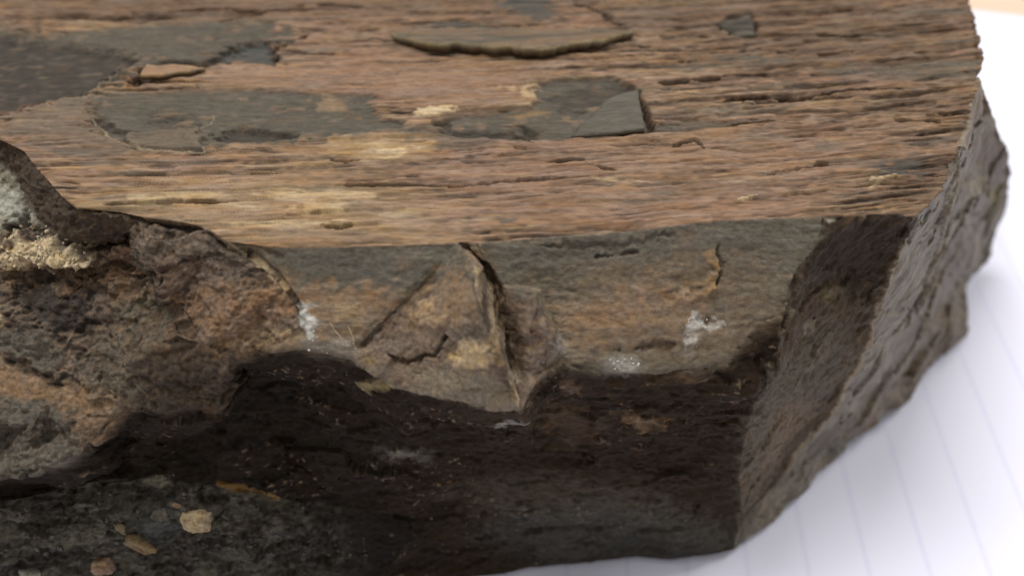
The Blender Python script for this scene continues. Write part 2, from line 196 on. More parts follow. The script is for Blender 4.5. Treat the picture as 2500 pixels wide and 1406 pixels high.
MARKS = [
('poly','yellow',0,[[-41.49,62.28],[-32.6,64.14],[-17.36,64.78],[-5.63,61.68],[-4.6,55.42],[-19.34,54.89],[-26.22,57.05],[-36.89,59.9]],{'a':0.38,'s':3.2,'w':2.5}),
('poly','yellow',0,[[-17.59,71.54],[-7.79,71.9],[-8.34,68.06],[-13.74,66.73],[-18.77,68.74]],{'a':0.6,'s':1.0,'w':1}),
('poly','pink',0,[[-33.96,84.25],[-11.47,86.03],[2.26,84.25],[1.73,78.37],[-10.66,76.63],[-14.27,78.37],[-24.22,80.66],[-33.84,80.41]],{'a':0.65,'s':2.5,'w':2,'sm':0.55}),
('poly','umber',0,[[12.96,103.38],[59.12,103.38],[49.62,79.18],[29.04,82.52],[16.74,91.68]],{'a':0.42,'s':5,'w':4}),
('poly','umber',0,[[-67.93,104.54],[13.06,104.54],[9.99,97.83],[-17.29,96.24],[-42.14,96.77],[-61.08,94.69]],{'a':0.45,'s':3,'w':3}),
('poly','umber',0,[[34.6,78.37],[49.19,79.18],[36.13,58.74],[30.46,59.31]],{'a':0.42,'s':6,'w':4}),
('poly','pink',0,[[-4.07,70.83],[32.03,76.79],[38.86,71.54],[30.68,64.14],[1.8,57.05],[-5.56,60.48]],{'a':0.4,'s':5,'w':4}),
('poly','olive',0,[[-63.56,93.67],[-60.82,94.08],[-54.78,92.07],[-48.49,93.87],[-40.15,95.31],[-30.58,96.03],[-27.54,94.08],[-26.12,91.19],[-30.05,89.56],[-33.03,87.86],[-34.23,
86.03],[-38.95,85.85],[-41.79,84.69],[-43.36,81.24],[-45.0,79.02],[-48.5,78.53],[-52.56,74.86],[-54.57,73.74]],{'a':0.92,'s':0.8,'w':1.4,'d':-0.25,'ds':0.8,'sm':0.75}),
('poly','darkslate',0,[[-62.88,92.17],[-60.04,92.27],[-54.62,90.71],[-49.59,89.94],[-44.25,88.05],[-43.06,86.94],[-44.07,83.38],[-45.11,79.34],[-48.5,78.53],[-50.03,76.95],[-52.62,
75.02],[-54.74,74.11]],{'a':0.85,'s':0.8,'w':0.8,'d':-0.7,'ds':1.2,'sm':0.2}),
('line','pale',0,[[-52.52,74.79],[-50.57,76.17],[-49.36,77.42],[-48.23,78.37],[-46.83,78.69],[-45.43,79.02],[-44.82,80.99],[-44.32,83.03],[-43.59,86.03]],{'a':0.5,'wd':0.14,'d':0.15,'w':0.25,'s':0.12}),
('poly','rust',0,[[-53.32,76.63],[-51.47,78.37],[-50.33,78.78],[-50.12,76.63],[-52.72,75.24]],{'a':0.5,'s':0.8,'w':0.6}),
('poly','olivebrown',0,[[-52.46,74.64],[-50.44,75.86],[-47.83,77.89],[-45.1,78.69],[-42.75,74.49],[-41.31,72.12],[-38.35,69.99],[-35.9,68.61],[-37.9,68.61],[-44.05,70.13],[-48.38,
70.83],[-51.13,71.54]],{'a':0.75,'s':0.9,'w':1.0,'sm':0.6,'d':0.2}),
('poly','olive',0,[[-44.69,79.02],[-41.54,79.75],[-33.71,79.92],[-26.79,80.33],[-21.38,79.51],[-15.68,79.26],[-14.57,77.97],[-14.85,76.01],[-12.0,73.74],[-8.64,72.27],[-14.37,
71.98],[-19.95,70.97],[-22.66,70.27],[-26.35,70.48],[-29.41,69.78],[-30.27,68.74],[-33.91,68.61],[-36.47,69.15],[-38.89,70.41],[-41.68,72.12],[-43.14,74.86]],{'a':0.95,'s':0.5,'w':0.7,'d':-0.28,'ds':0.5,'sm':0.8}),
('poly','olivebrown',0,[[-38.62,70.83],[-38.13,71.83],[-34.94,72.12],[-31.43,72.85],[-30.68,71.54],[-30.22,69.02],[-33.95,68.74],[-36.52,69.29]],{'a':0.8,'s':0.3,'w':0.4,'d':0.35,'ds':0.25,'sm':0.9}),
('poly','darkslate',0,[[-42.8,74.86],[-41.36,74.33],[-39.28,72.85],[-37.81,72.12],[-38.95,71.83],[-40.71,72.41],[-42.02,73.59]],{'a':0.6,'s':0.5,'w':0.5,'d':-0.4,'ds':0.5}),
('poly','darkslate',0,[[-29.82,71.4],[-28.53,72.85],[-26.94,73.14],[-24.72,72.41],[-20.96,72.12],[-22.8,70.97],[-26.38,70.62],[-28.9,70.97]],{'a':0.7,'s':0.4,'w':0.6,'d':-0.6,'ds':0.4}),
('poly','darkslate',0,[[-37.65,75.63],[-34.9,74.86],[-32.57,74.03],[-34.45,73.29],[-37.07,73.74]],{'a':0.35,'s':0.6,'w':0.8,'d':-0.3}),
('poly','tan',0,[[-20.86,76.4],[-19.61,79.34],[-17.68,77.97],[-17.0,76.17]],{'a':0.55,'s':0.4,'w':0.6}),
('line','pale',0,[[-43.19,75.24],[-42.11,73.37],[-40.41,71.54],[-38.89,70.41],[-37.41,69.57],[-36.23,69.02],[-33.93,68.67],[-30.32,68.61],[-30.11,70.13],[-28.78,
70.48]],{'a':0.6,'wd':0.12,'d':0.12,'w':0.3,'s':0.1}),
('line','pale',0,[[-38.95,71.83],[-34.98,72.27],[-31.84,72.85],[-30.83,73.74],[-30.07,76.63]],{'a':0.4,'wd':0.11,'d':0.1,'w':0.3,'s':0.1}),
('poly','darkbrown',0,[[-41.5,80.99],[-41.15,83.38],[-40.58,85.49],[-38.24,86.58],[-35.79,86.03],[-33.59,86.4],[-31.88,86.94],[-33.27,85.14],[-35.31,84.25],[-39.23,83.73],[-40.01,
81.16]],{'a':0.9,'s':0.4,'w':0.5,'d':-1.2,'ds':0.5}),
('poly','ochre',0,[[-42.61,80.99],[-40.67,81.16],[-39.86,81.67],[-39.8,80.49],[-41.78,80.49]],{'a':0.7,'s':0.4,'w':0.5}),
('poly','blueslate',0,[[-33.73,86.94],[-32.54,89.75],[-30.03,91.19],[-28.18,91.49],[-26.6,90.71],[-27.3,88.99],[-25.87,86.94],[-27.16,85.31],[-29.14,86.03],[-30.49,86.94],[-31.49,
85.31]],{'a':0.85,'s':0.4,'w':0.9,'d':-0.8,'ds':0.5}),
('line','darkbrown',0,[[-26.84,86.03],[-26.7,88.8],[-26.16,90.9],[-24.87,91.68],[-23.4,92.87]],{'a':0.6,'wd':0.35,'d':-0.6,'w':0.5,'s':0.3}),
('line','darkbrown',0,[[-26.14,88.33],[-22.76,87.68],[-19.54,87.86]],{'a':0.6,'wd':0.3,'d':-0.5,'w':0.3,'s':0.2}),
('poly','darkbrown',0,[[-56.61,96.98],[-52.29,97.4],[-47.6,96.77],[-45.52,98.04],[-42.45,96.98],[-39.49,96.14],[-44.3,95.72],[-49.15,95.51],[-55.78,96.14]],{'a':0.6,'s':0.5,'w':0.6,'d':-0.7,'ds':0.5}),
('line','darkbrown',0,[[-60.55,95.51],[-58.66,95.93],[-56.44,96.56]],{'a':0.5,'wd':0.4,'d':-0.5,'w':0.3,'s':0.3}),
('line','darkbrown',0,[[-42.52,98.04],[-35.73,98.91],[-32.51,98.04],[-23.61,98.69]],{'a':0.5,'wd':0.3,'d':-0.5,'w':0.4,'s':0.3}),
('line','darkbrown',0,[[-35.8,95.2],[-30.47,97.83],[-24.8,99.78],[-17.64,99.12]],{'a':0.5,'wd':0.3,'d':-0.5,'w':0.4,'s':0.3}),
('poly','blueslate',0,[[-10.66,93.47],[-9.3,94.89],[-6.89,95.72],[-4.89,94.89],[-1.94,93.87],[0.24,92.47],[-4.3,91.49],[-6.18,90.9],[-9.05,91.1]],{'a':0.75,'s':0.6,'w':1.2}),
('poly','blueslate',0,[[-1.29,102.24],[4.67,103.38],[5.74,97.83],[3.43,95.2],[0.5,97.83],[-0.5,98.91]],{'a':0.75,'s':0.8,'w':1.2}),
('poly','olive',0,[[10.06,98.91],[14.52,103.38],[23.34,103.38],[20.33,96.77],[13.58,93.67]],{'a':0.3,'s':1.5,'w':1.5}),
('poly','tan',0,[[7.66,101.11],[10.29,102.24],[23.34,103.38],[17.72,99.78],[11.62,99.56]],{'a':0.7,'s':0.6,'w':0.8,'d':0.4}),
('line','darkbrown',0,[[7.35,100.0],[9.57,99.12],[11.44,97.19],[12.29,95.51],[13.93,94.69],[17.08,94.48]],{'a':0.75,'wd':0.4,'d':-0.6,'w':0.4,'s':0.25}),
('poly','olive',0,[[-7.85,74.03],[-6.1,74.94],[-2.12,75.86],[2.47,76.48],[2.57,81.33],[4.01,82.0],[11.17,82.52],[13.51,80.99],[13.68,76.95],[13.97,72.12],[9.41,71.54],[2.04,71.04],
[-2.05,71.76],[-6.77,71.83]],{'a':0.95,'s':0.35,'w':0.45,'d':-0.4,'ds':0.35,'sm':0.8}),
('poly','darkslate',0,[[3.47,78.78],[8.85,81.24],[12.87,81.67],[13.39,79.83],[10.87,79.02],[8.17,77.58],[6.36,75.86],[5.12,76.63]],{'a':0.6,'s':0.8,'w':1.0,'d':-0.3,'ds':0.6}),
('poly','darkslate',0,[[-7.93,74.03],[-6.29,74.49],[-6.59,72.41],[-7.19,72.12]],{'a':0.6,'s':0.4,'w':0.3,'d':-0.4}),
('poly','darkslate',0,[[-5.99,72.7],[-2.06,72.56],[0.62,72.85],[1.43,71.19],[-2.04,71.4],[-6.76,71.69]],{'a':0.7,'s':0.3,'w':0.5,'d':-0.4}),
('poly','darkbrown',0,[[0.33,73.74],[1.24,72.41],[1.62,70.13],[2.05,71.54],[3.3,72.41],[2.07,73.0]],{'a':0.6,'s':0.3,'w':0.4,'d':-0.6}),
('poly','olive',0,[[-9.55,73.37],[-7.08,73.74],[-6.78,72.12],[-2.86,71.54],[2.04,70.97],[-4.02,69.43],[-8.01,69.09],[-8.89,70.13]],{'a':0.55,'s':0.6,'w':1.2}),
('poly','ochre',0,[[-0.84,75.4],[3.41,76.63],[3.82,76.01],[1.26,75.09]],{'a':0.5,'s':0.4,'w':0.5}),
('poly','darkbrown',0,[[13.62,79.51],[13.99,76.63],[14.34,72.41],[13.89,72.12],[13.58,75.24],[13.32,78.37]],{'a':0.7,'s':0.2,'w':0.2,'d':-0.9,'ds':0.2}),  # slab's right wall: a groove, with its shadow also in the colour
('poly','olive',0,[[14.16,73.74],[18.51,74.94],[21.9,73.89],[25.12,74.33],[21.5,72.85],[16.05,72.27],[14.06,72.12]],{'a':0.8,'s':0.4,'w':0.6,'d':-0.4}),
('poly','cream',0,[[-10.28,76.17],[-8.51,76.32],[-6.07,76.95],[-6.27,75.7],[-8.41,74.94],[-9.77,75.09]],{'a':0.9,'s':0.35,'w':0.7,'d':0.35}),
('poly','cream',0,[[0.0,80.41],[2.21,81.24],[2.42,78.37],[0.43,79.02]],{'a':0.55,'s':0.5,'w':0.8}),
('poly','cream',0,[[-12.78,68.74],[-10.86,69.57],[-9.69,69.99],[-10.89,67.72],[-12.22,67.26]],{'a':0.75,'s':0.5,'w':0.9}),
('poly','cream',0,[[-15.36,70.13],[-13.01,70.83],[-11.72,70.13],[-13.98,68.74]],{'a':0.4,'s':0.8,'w':0.9}),
('line','darkbrown',0,[[-17.74,67.26],[-15.72,66.86],[-14.19,67.26]],{'a':0.6,'wd':0.3,'d':-0.4,'w':0.3,'s':0.2}),
('line','darkbrown',0,[[2.84,67.12],[6.72,67.52],[7.81,66.2],[10.09,65.42]],{'a':0.7,'wd':0.22,'d':-0.5,'w':0.3,'s':0.15}),
('line','darkbrown',0,[[15.67,69.43],[17.87,70.69],[18.9,69.02]],{'a':0.6,'wd':0.25,'d':-0.5,'w':0.3,'s':0.15}),
('poly','darkslate',0,[[24.48,95.51],[26.85,97.19],[29.18,97.4],[29.32,94.69],[28.47,91.49],[25.79,91.49],[24.95,93.47]],{'a':0.85,'s':0.25,'w':0.3,'d':-0.5,'ds':0.25}),
('line','darkbrown',0,[[15.51,81.5],[17.31,81.67],[20.05,82.17],[23.01,82.52]],{'a':0.85,'wd':0.55,'d':-0.7,'w':0.35,'s':0.3}),
('line','darkbrown',0,[[23.04,82.69],[26.53,83.38],[28.33,83.38]],{'a':0.6,'wd':0.25,'d':-0.5,'w':0.35,'s':0.2}),
('line','darkbrown',0,[[20.1,76.95],[23.28,77.97],[26.35,78.21],[29.77,78.05],[32.44,78.37],[35.79,79.51],[38.12,80.0],[41.62,80.0],[46.18,80.49],[49.72,
80.99]],{'a':0.85,'wd':0.5,'d':-0.75,'w':0.4,'s':0.3}),
('line','darkbrown',0,[[23.09,76.95],[27.94,77.58],[32.27,77.73],[36.76,78.37]],{'a':0.6,'wd':0.3,'d':-0.6,'w':0.4,'s':0.2}),
('line','darkbrown',0,[[21.35,73.14],[24.99,73.74],[27.11,73.89]],{'a':0.7,'wd':0.4,'d':-0.6,'w':0.3,'s':0.2}),
('line','darkbrown',0,[[21.86,87.86],[28.14,88.99],[34.77,87.4],[39.59,88.05]],{'a':0.5,'wd':0.3,'d':-0.5,'w':0.5,'s':0.2}),
('line','darkbrown',0,[[16.74,91.68],[21.6,92.17],[23.4,91.49]],{'a':0.55,'wd':0.6,'d':-0.5,'w':0.5,'s':0.4}),
('line','darkbrown',0,[[34.73,91.88],[38.26,91.68],[40.77,92.07]],{'a':0.55,'wd':0.4,'d':-0.5,'w':0.4,'s':0.3}),
('line','darkbrown',0,[[43.44,75.24],[45.44,74.94],[46.39,75.24]],{'a':0.55,'wd':0.3,'d':-0.5,'w':0.4,'s':0.3}),
('line','darkbrown',0,[[38.74,73.74],[41.24,73.74],[43.69,73.59]],{'a':0.55,'wd':0.35,'d':-0.5,'w':0.4,'s':0.3}),
('line','darkbrown',0,[[24.3,64.78],[29.43,66.73],[31.75,66.59]],{'a':0.45,'wd':0.35,'d':-0.4,'w':0.5,'s':0.3}),
('line','darkbrown',0,[[-16.38,63.39],[-9.55,63.64],[-4.56,63.2],[0.38,64.14],[5.78,64.65]],{'a':0.5,'wd':0.28,'d':-0.4,'w':0.4,'s':0.2}),
('line','darkbrown',0,[[-36.99,60.19],[-34.13,60.48],[-30.86,60.72],[-25.62,60.6]],{'a':0.5,'wd':0.35,'d':-0.4,'w':0.4,'s':0.2}),
('line','darkbrown',0,[[-16.95,57.5],[-15.43,56.94],[-13.71,57.5]],{'a':0.65,'wd':0.3,'d':-0.6,'w':0.3,'s':0.2}),
('poly','cream',0,[[-16.29,57.89],[-14.52,58.17],[-13.74,57.72],[-15.12,57.28]],{'a':0.7,'s':0.3,'w':0.4,'d':0.3}),
('poly','cream',0,[[-35.26,61.68],[-33.79,61.8],[-30.99,61.19],[-32.27,60.48],[-34.57,60.72]],{'a':0.6,'s':0.5,'w':0.8}),
('poly','cream',0,[[-26.27,60.19],[-24.11,60.48],[-22.53,60.01],[-23.92,59.6]],{'a':0.45,'s':0.5,'w':0.8}),
('poly','blueslate',0,[[-1.27,58.06],[-0.18,58.4],[0.36,58.06],[-0.72,57.67]],{'a':0.8,'s':0.2,'w':0.3}),
('poly','slate',0,[[33.23,84.08],[38.74,85.14],[52.11,86.21],[50.82,82.69],[42.44,82.52],[37.28,83.2]],{'a':0.7,'s':0.6,'w':1.3,'sm':0.4}),
('poly','slate',0,[[47.8,98.91],[56.71,99.56],[56.27,97.4],[48.16,96.98]],{'a':0.6,'s':0.5,'w':0.7,'sm':0.5}),
('poly','olive',0,[[20.86,87.4],[27.95,88.05],[29.83,86.03],[23.37,85.85]],{'a':0.7,'s':0.6,'w':1.2}),
('poly','blueslate',0,[[35.48,67.26],[38.91,68.06],[39.49,66.07],[38.53,64.65],[35.1,64.78]],{'a':0.6,'s':0.8,'w':1.4}),
('poly','slate',0,[[29.67,69.99],[33.24,70.48],[32.58,69.57],[30.1,69.29]],{'a':0.6,'s':0.4,'w':0.6}),
('poly','umber',0,[[15.52,65.42],[20.01,66.73],[18.69,63.52],[14.07,63.2]],{'a':0.6,'s':1,'w':1.4}),
('poly','blueslate',0,[[8.38,63.39],[9.55,63.64],[9.28,62.77],[8.53,62.9]],{'a':0.6,'s':0.3,'w':0.4}),
('line','cream',0,[[7.67,64.14],[11.12,64.14],[13.39,63.89]],{'a':0.5,'wd':0.2,'w':0.4,'s':0.2}),
('line','cream',0,[[19.75,60.96],[21.73,61.55],[22.53,61.8]],{'a':0.8,'wd':0.22,'d':0.3,'w':0.4,'s':0.15}),
('line','cream',0,[[32.76,63.39],[34.79,63.77],[36.4,64.02]],{'a':0.8,'wd':0.22,'d':0.3,'w':0.5,'s':0.15}),
('poly','cream',0,[[33.09,63.2],[33.75,63.52],[33.41,62.77]],{'a':0.8,'s':0.2,'w':0.3}),
('poly','slate',0,[[-44.24,69.57],[-39.59,68.88],[-36.7,68.61],[-39.87,67.39],[-44.07,68.06]],{'a':0.5,'s':0.6,'w':1.0}),
('poly','slate',0,[[-42.11,67.06],[-36.42,67.72],[-32.72,67.26],[-36.06,66.59],[-41.02,66.2]],{'a':0.5,'s':0.5,'w':1.0}),
('poly','slate',0,[[-33.36,66.73],[-29.78,68.06],[-28.73,67.06],[-31.75,66.59]],{'a':0.4,'s':0.5,'w':1.0}),
('poly','umber',0,[[48.94,78.78],[50.66,82.52],[47.71,77.58],[44.17,71.54],[40.35,65.42],[36.14,59.31],[38.02,60.48],[42.88,68.06]],{'a':0.5,'s':0.8,'w':0.6}),
('poly','tan',5,[[-25.14,42.03],[-21.46,42.71],[-17.35,42.15],[-14.15,42.46],[-10.24,42.28],[-9.36,42.0],[-10.32,40.14],[-13.84,39.48],[-17.4,39.46],[-18.27,40.52],[-24.33,40.83],
[-30.32,38.93]],{'a':0.75,'s':0.9,'w':2.0}),
('poly','cream',5,[[-15.97,40.88],[-13.47,40.83],[-12.4,40.46],[-14.55,40.12]],{'a':0.4,'s':0.8,'w':1}),
('poly','ledgegrey',5,[[-20.74,44.87],[-10.55,44.92],[-4.73,44.92],[-6.72,43.18],[-8.83,42.4],[-12.37,42.38],[-17.32,42.74],[-19.76,43.84]],{'a':0.85,'s':0.7,'w':1.0,'sm':0.4}),
('poly','ledgegrey',5,[[-3.53,44.89],[8.95,44.92],[14.82,44.89],[27.03,44.85],[27.05,43.09],[25.6,41.76],[16.35,42.37],[8.98,42.95],[3.59,41.7],[-0.36,
42.18]],{'a':0.75,'s':1.0,'w':1.5,'sm':0.3}),
('poly','ledgegrey',5,[[18.57,43.3],[25.94,43.65],[25.28,40.63],[23.83,38.74],[19.39,39.38]],{'a':0.5,'s':1.2,'w':1.5}),
('poly','tan',5,[[3.55,39.47],[6.13,40.33],[11.2,41.09],[17.88,40.18],[17.71,39.34],[14.59,38.26],[9.06,37.55],[5.43,37.07]],{'a':0.6,'s':1.2,'w':2.2}),
('poly','brown',5,[[5.38,42.77],[16.33,43.47],[23.74,42.09],[23.07,39.34],[16.4,40.12],[9.01,40.69]],{'a':0.45,'s':2.0,'w':2.2}),
('poly','tan',5,[[14.09,44.45],[15.94,44.18],[16.14,43.76],[14.47,43.86]],{'a':0.6,'s':0.4,'w':0.8}),
('poly','tan',5,[[14.17,40.39],[16.39,40.35],[17.69,40.47],[17.52,39.83],[15.67,39.65],[14.18,39.97]],{'a':0.8,'s':0.4,'w':0.9,'d':0.5,'ds':0.4}),
('line','ochre',5,[[17.64,43.1],[17.92,41.98],[17.79,40.89],[17.58,40.06]],{'a':0.55,'wd':0.7,'d':0.25,'w':0.6,'s':0.4}),
('line','darkbrown',5,[[18.49,43.31],[18.59,41.92],[18.32,40.57]],{'a':0.35,'wd':0.3,'d':-0.3,'w':0.5,'s':0.2}),
('poly','brown',5,[[13.46,38.89],[20.15,39.32],[23.78,39.38],[21.3,37.86],[20.23,36.21],[12.77,36.41],[6.16,37.05]],{'a':0.5,'s':1.5,'w':1.5}),
('poly','chalk',5,[[15.32,38.49],[16.43,38.71],[17.19,37.82],[18.68,37.96],[18.32,37.61],[16.08,37.65]],{'a':0.6,'s':0.4,'w':1.0}),
('poly','chalk',5,[[8.54,36.13],[10.56,35.95],[11.67,35.64],[10.76,35.19],[9.46,35.45]],{'a':0.8,'s':0.5,'w':1.0}),
('poly','olive',5,[[5.43,36.6],[8.35,36.36],[9.09,35.39],[6.52,35.88]],{'a':0.6,'s':0.8,'w':0.8}),
('line','umberdark',5,[[8.71,36.76],[11.28,36.83],[12.76,36.92],[14.62,36.79]],{'a':0.6,'wd':0.4,'d':-0.35,'w':0.4,'s':0.3}),
('line','umberdark',5,[[16.43,38.57],[17.18,38.24],[17.92,38.34]],{'a':0.5,'wd':0.3,'d':-0.25,'w':0.3,'s':0.2}),
('line','darkbrown',5,[[1.78,44.46],[8.96,44.08],[14.83,44.4]],{'a':0.3,'wd':0.3,'d':-0.2,'w':0.6,'s':0.3}),
('line','darkbrown',5,[[6.81,43.33],[8.97,43.46],[11.16,43.38]],{'a':0.45,'wd':0.2,'d':-0.3,'w':0.5,'s':0.15}),
('poly','tan',5,[[-10.21,43.93],[-8.8,44.13],[-8.46,43.64],[-9.87,43.52]],{'a':0.6,'s':0.4,'w':0.8}),
('poly','brown',5,[[-16.69,39.44],[-12.4,40.06],[-13.21,37.89],[-17.44,38.06]],{'a':0.6,'s':1,'w':1}),
('poly','slate',5,[[-13.82,40.96],[-10.96,41.33],[-10.66,40.15],[-12.41,39.79]],{'a':0.4,'s':0.8,'w':1}),
('poly','cream',3,[[-8.44,41.34],[-6.57,42.49],[-5.82,41.6],[-7.3,40.56],[-8.8,40.15]],{'a':0.6,'s':0.8,'w':1.2}),
('poly','ochreyellow',3,[[-5.92,43.2],[-3.03,45.28],[-3.0,44.63],[-5.09,43.29]],{'a':0.45,'s':0.9,'w':1.2}),
('poly','cream',3,[[-4.42,41.03],[-1.99,42.45],[-1.51,40.44],[-4.1,39.14],[-5.91,38.37]],{'a':0.7,'s':0.8,'w':1.0}),
('poly','endgrey',3,[[-8.83,36.84],[-3.41,39.19],[-0.34,38.53],[0.42,35.58],[-2.44,35.58],[-5.61,35.85],[-8.81,35.92]],{'a':0.9,'s':1.0,'w':1.2}),  # lit grey of the ridge's lower facet raised in the colour
('poly','slate',3,[[-5.6,43.73],[-3.05,45.54],[-3.03,45.32],[-5.95,43.27]],{'a':0.6,'s':0.5,'w':0.6}),
('poly','slate',3,[[-5.11,41.63],[-2.35,43.85],[-1.99,42.8],[-4.42,41.03]],{'a':0.5,'s':0.6,'w':0.8}),
('poly','umber',3,[[-6.73,42.91],[-8.88,41.21],[-10.32,39.95],[-9.77,39.69],[-7.69,41.81],[-5.92,43.2]],{'a':0.45,'s':0.5,'w':0.6}),
('poly','greybrown',3,[[-10.32,39.6],[-6.56,40.92],[-5.12,41.32],[-6.63,38.65],[-9.56,37.58],[-11.2,38.0],[-12.84,37.93]],{'a':0.7,'s':0.8,'w':1.0,'d':0.15,'ds':0.3}),
('line','darkbrown',3,[[-11.2,38.07],[-10.28,37.52],[-8.84,37.46],[-6.71,38.54],[-5.87,40.0],[-5.11,41.48]],{'a':0.7,'wd':0.24,'d':-0.4,'w':0.35,'s':0.2}),
('line','cream',3,[[-4.4,44.95],[-3.45,45.07],[-2.93,45.57],[-2.72,44.75],[-2.39,44.02],[-1.92,43.35],[-1.5,41.88],[-0.84,40.63],[-0.17,38.15],[0.49,35.58]],{'a':0.6,'wd':0.2,'w':0.2,'s':0.12}),
('poly','ochreyellow',3,[[-1.27,40.6],[-0.35,41.72],[-0.53,40.61],[-1.14,40.2]],{'a':0.7,'s':0.4,'w':0.5}),
('poly','umber',3,[[-1.39,41.21],[0.7,40.99],[1.41,39.07],[1.06,35.84],[-0.35,38.25]],{'a':0.5,'s':0.8,'w':1}),
('poly','olive',3,[[-13.98,36.65],[-10.28,35.61],[-8.82,36.04],[-11.36,37.17]],{'a':0.6,'s':0.6,'w':0.6}),
('poly','palegreen',4,[[-54.82,41.78],[-52.09,41.94],[-49.34,41.96],[-46.69,41.72],[-44.63,41.42],[-49.17,40.8],[-51.47,40.78]],{'a':0.95,'s':0.5,'w':0.8,'sm':0.5}),
('poly','chalk',4,[[-50.26,41.22],[-48.01,41.76],[-45.89,41.66],[-48.03,41.18],[-49.56,40.95]],{'a':0.6,'s':0.8,'w':0.8}),
('poly','umberdark',4,[[-52.8,45.0],[-50.76,45.0],[-44.05,45.0],[-39.15,45.0],[-32.79,45.0],[-34.44,43.6],[-36.12,41.56],[-40.55,40.57],[-42.11,41.36],[-46.58,41.72],[-55.51,
41.99]],{'a':0.8,'s':0.4,'w':0.5}),
('poly','cream2',4,[[-48.31,40.2],[-46.09,40.36],[-43.71,40.65],[-41.37,40.57],[-39.68,40.13],[-39.36,39.33],[-40.73,38.76],[-42.06,38.94],[-45.02,38.12],[-47.81,37.92],[-48.91,
38.14]],{'a':0.95,'s':0.4,'w':1.1,'d':0.9,'ds':0.8}),
('poly','rust',4,[[-39.44,39.08],[-34.71,40.93],[-34.53,38.73],[-38.1,37.67],[-39.84,37.95]],{'a':0.5,'s':1.2,'w':1.5}),
('poly','darkspeck',4,[[-47.68,37.09],[-45.85,37.21],[-42.69,37.3],[-41.27,37.83],[-38.04,37.93],[-39.29,36.8],[-39.68,35.97],[-40.58,35.22],[-40.9,34.5],[-43.18,35.06],[-45.74,
35.81]],{'a':0.8,'s':0.6,'w':1.8,'d':-0.5,'ds':0.8}),
('poly','tan',4,[[-50.25,33.74],[-47.86,33.24],[-44.58,32.77],[-42.49,32.28],[-40.14,31.8],[-38.53,31.0],[-39.64,30.1],[-40.81,30.58],[-42.62,31.37],[-44.94,31.2],[-49.55,
30.78]],{'a':0.9,'s':0.4,'w':0.7,'sm':0.7,'d':-0.2}),
('poly','greyspeck',4,[[-50.51,35.23],[-48.19,35.23],[-43.91,34.57],[-41.94,33.56],[-42.12,32.34],[-45.42,32.95],[-50.25,33.74]],{'a':0.75,'s':0.7,'w':1.0}),
('poly','greyspeck',4,[[-49.57,30.89],[-44.94,31.2],[-42.61,31.35],[-40.96,30.37],[-40.73,29.49],[-49.32,29.99]],{'a':0.85,'s':0.5,'w':0.6}),
('poly','greyspeck',4,[[-49.04,29.69],[-44.02,29.17],[-40.77,29.01],[-38.73,27.95],[-41.7,25.82],[-45.15,25.97],[-48.14,26.96]],{'a':0.7,'s':0.8,'w':1.0}),
('poly','cream',4,[[-49.58,36.07],[-48.4,36.09],[-47.67,35.62],[-47.97,35.13],[-49.35,35.23]],{'a':0.9,'s':0.3,'w':0.5}),
('poly','tan',4,[[-36.28,35.64],[-30.42,38.5],[-24.33,40.46],[-19.5,39.8],[-18.5,38.59],[-23.4,36.9],[-25.39,37.53],[-27.51,38.86],[-31.43,38.12]],{'a':0.7,'s':0.8,'w':1.6}),
('poly','rust',4,[[-30.64,42.76],[-28.06,43.9],[-27.47,41.34],[-29.51,39.86],[-30.69,41.13]],{'a':0.4,'s':1.5,'w':2}),
('poly','rustorange',4,[[-30.23,39.5],[-24.38,41.61],[-19.39,41.86],[-21.3,40.48],[-26.82,39.97]],{'a':0.3,'s':1,'w':1.5}),
('poly','umberdark',4,[[-33.71,36.25],[-31.39,37.94],[-29.04,39.14],[-26.51,38.57],[-24.66,36.51],[-26.23,30.41],[-29.62,32.73],[-34.85,31.37]],{'a':0.7,'s':0.6,'w':1.2}),
('poly','dark',4,[[-28.19,36.88],[-25.38,36.54],[-25.25,34.04],[-28.28,33.91],[-30.68,34.94]],{'a':0.35,'s':1,'w':2}),
('poly','slate',4,[[-32.75,44.76],[-28.89,44.48],[-26.57,43.98],[-22.24,43.82],[-24.61,43.03],[-29.94,43.49]],{'a':0.5,'s':1,'w':1.5}),
('poly','greygreen',4,[[-37.56,36.81],[-31.59,39.44],[-31.16,38.22],[-36.28,35.64]],{'a':0.5,'s':0.8,'w':1.2}),
('poly','slate',4,[[-34.89,41.35],[-33.53,41.34],[-32.49,37.8],[-30.38,38.51],[-31.26,38.18],[-33.42,38.73],[-34.67,39.9]],{'a':0.7,'s':0.3,'w':0.4}),
('poly','chalk',5,[[-18.29,40.96],[-17.77,40.3],[-17.22,39.46],[-16.99,38.63],[-17.6,38.47],[-17.83,39.45],[-18.27,40.52]],{'a':0.8,'s':0.3,'w':0.6}),
('line','darkbrown',4,[[-43.43,37.07],[-41.18,37.67],[-38.58,37.81],[-34.99,38.88],[-30.59,42.32]],{'a':0.6,'wd':0.35,'d':-0.5,'w':0.8,'s':0.3}),
('line','darkbrown',4,[[-43.24,38.39],[-39.58,38.46],[-34.92,39.52]],{'a':0.6,'wd':0.4,'d':-0.6,'w':0.8,'s':0.3}),
('line','darkbrown',4,[[-47.86,33.24],[-44.97,32.76],[-42.89,32.33],[-41.37,31.88]],{'a':0.6,'wd':0.25,'d':-0.5,'w':0.3,'s':0.2}),
('line','darkbrown',4,[[-48.86,40.58],[-47.84,40.89],[-45.96,41.29]],{'a':0.8,'wd':0.6,'d':-0.9,'w':0.4,'s':0.3}),
('poly','chalkwarm',2,[[27.64,45.0],[29.39,45.0],[29.03,44.92],[28.37,44.53],[27.99,44.78]],{'a':0.95,'s':0.2,'w':0.3}),
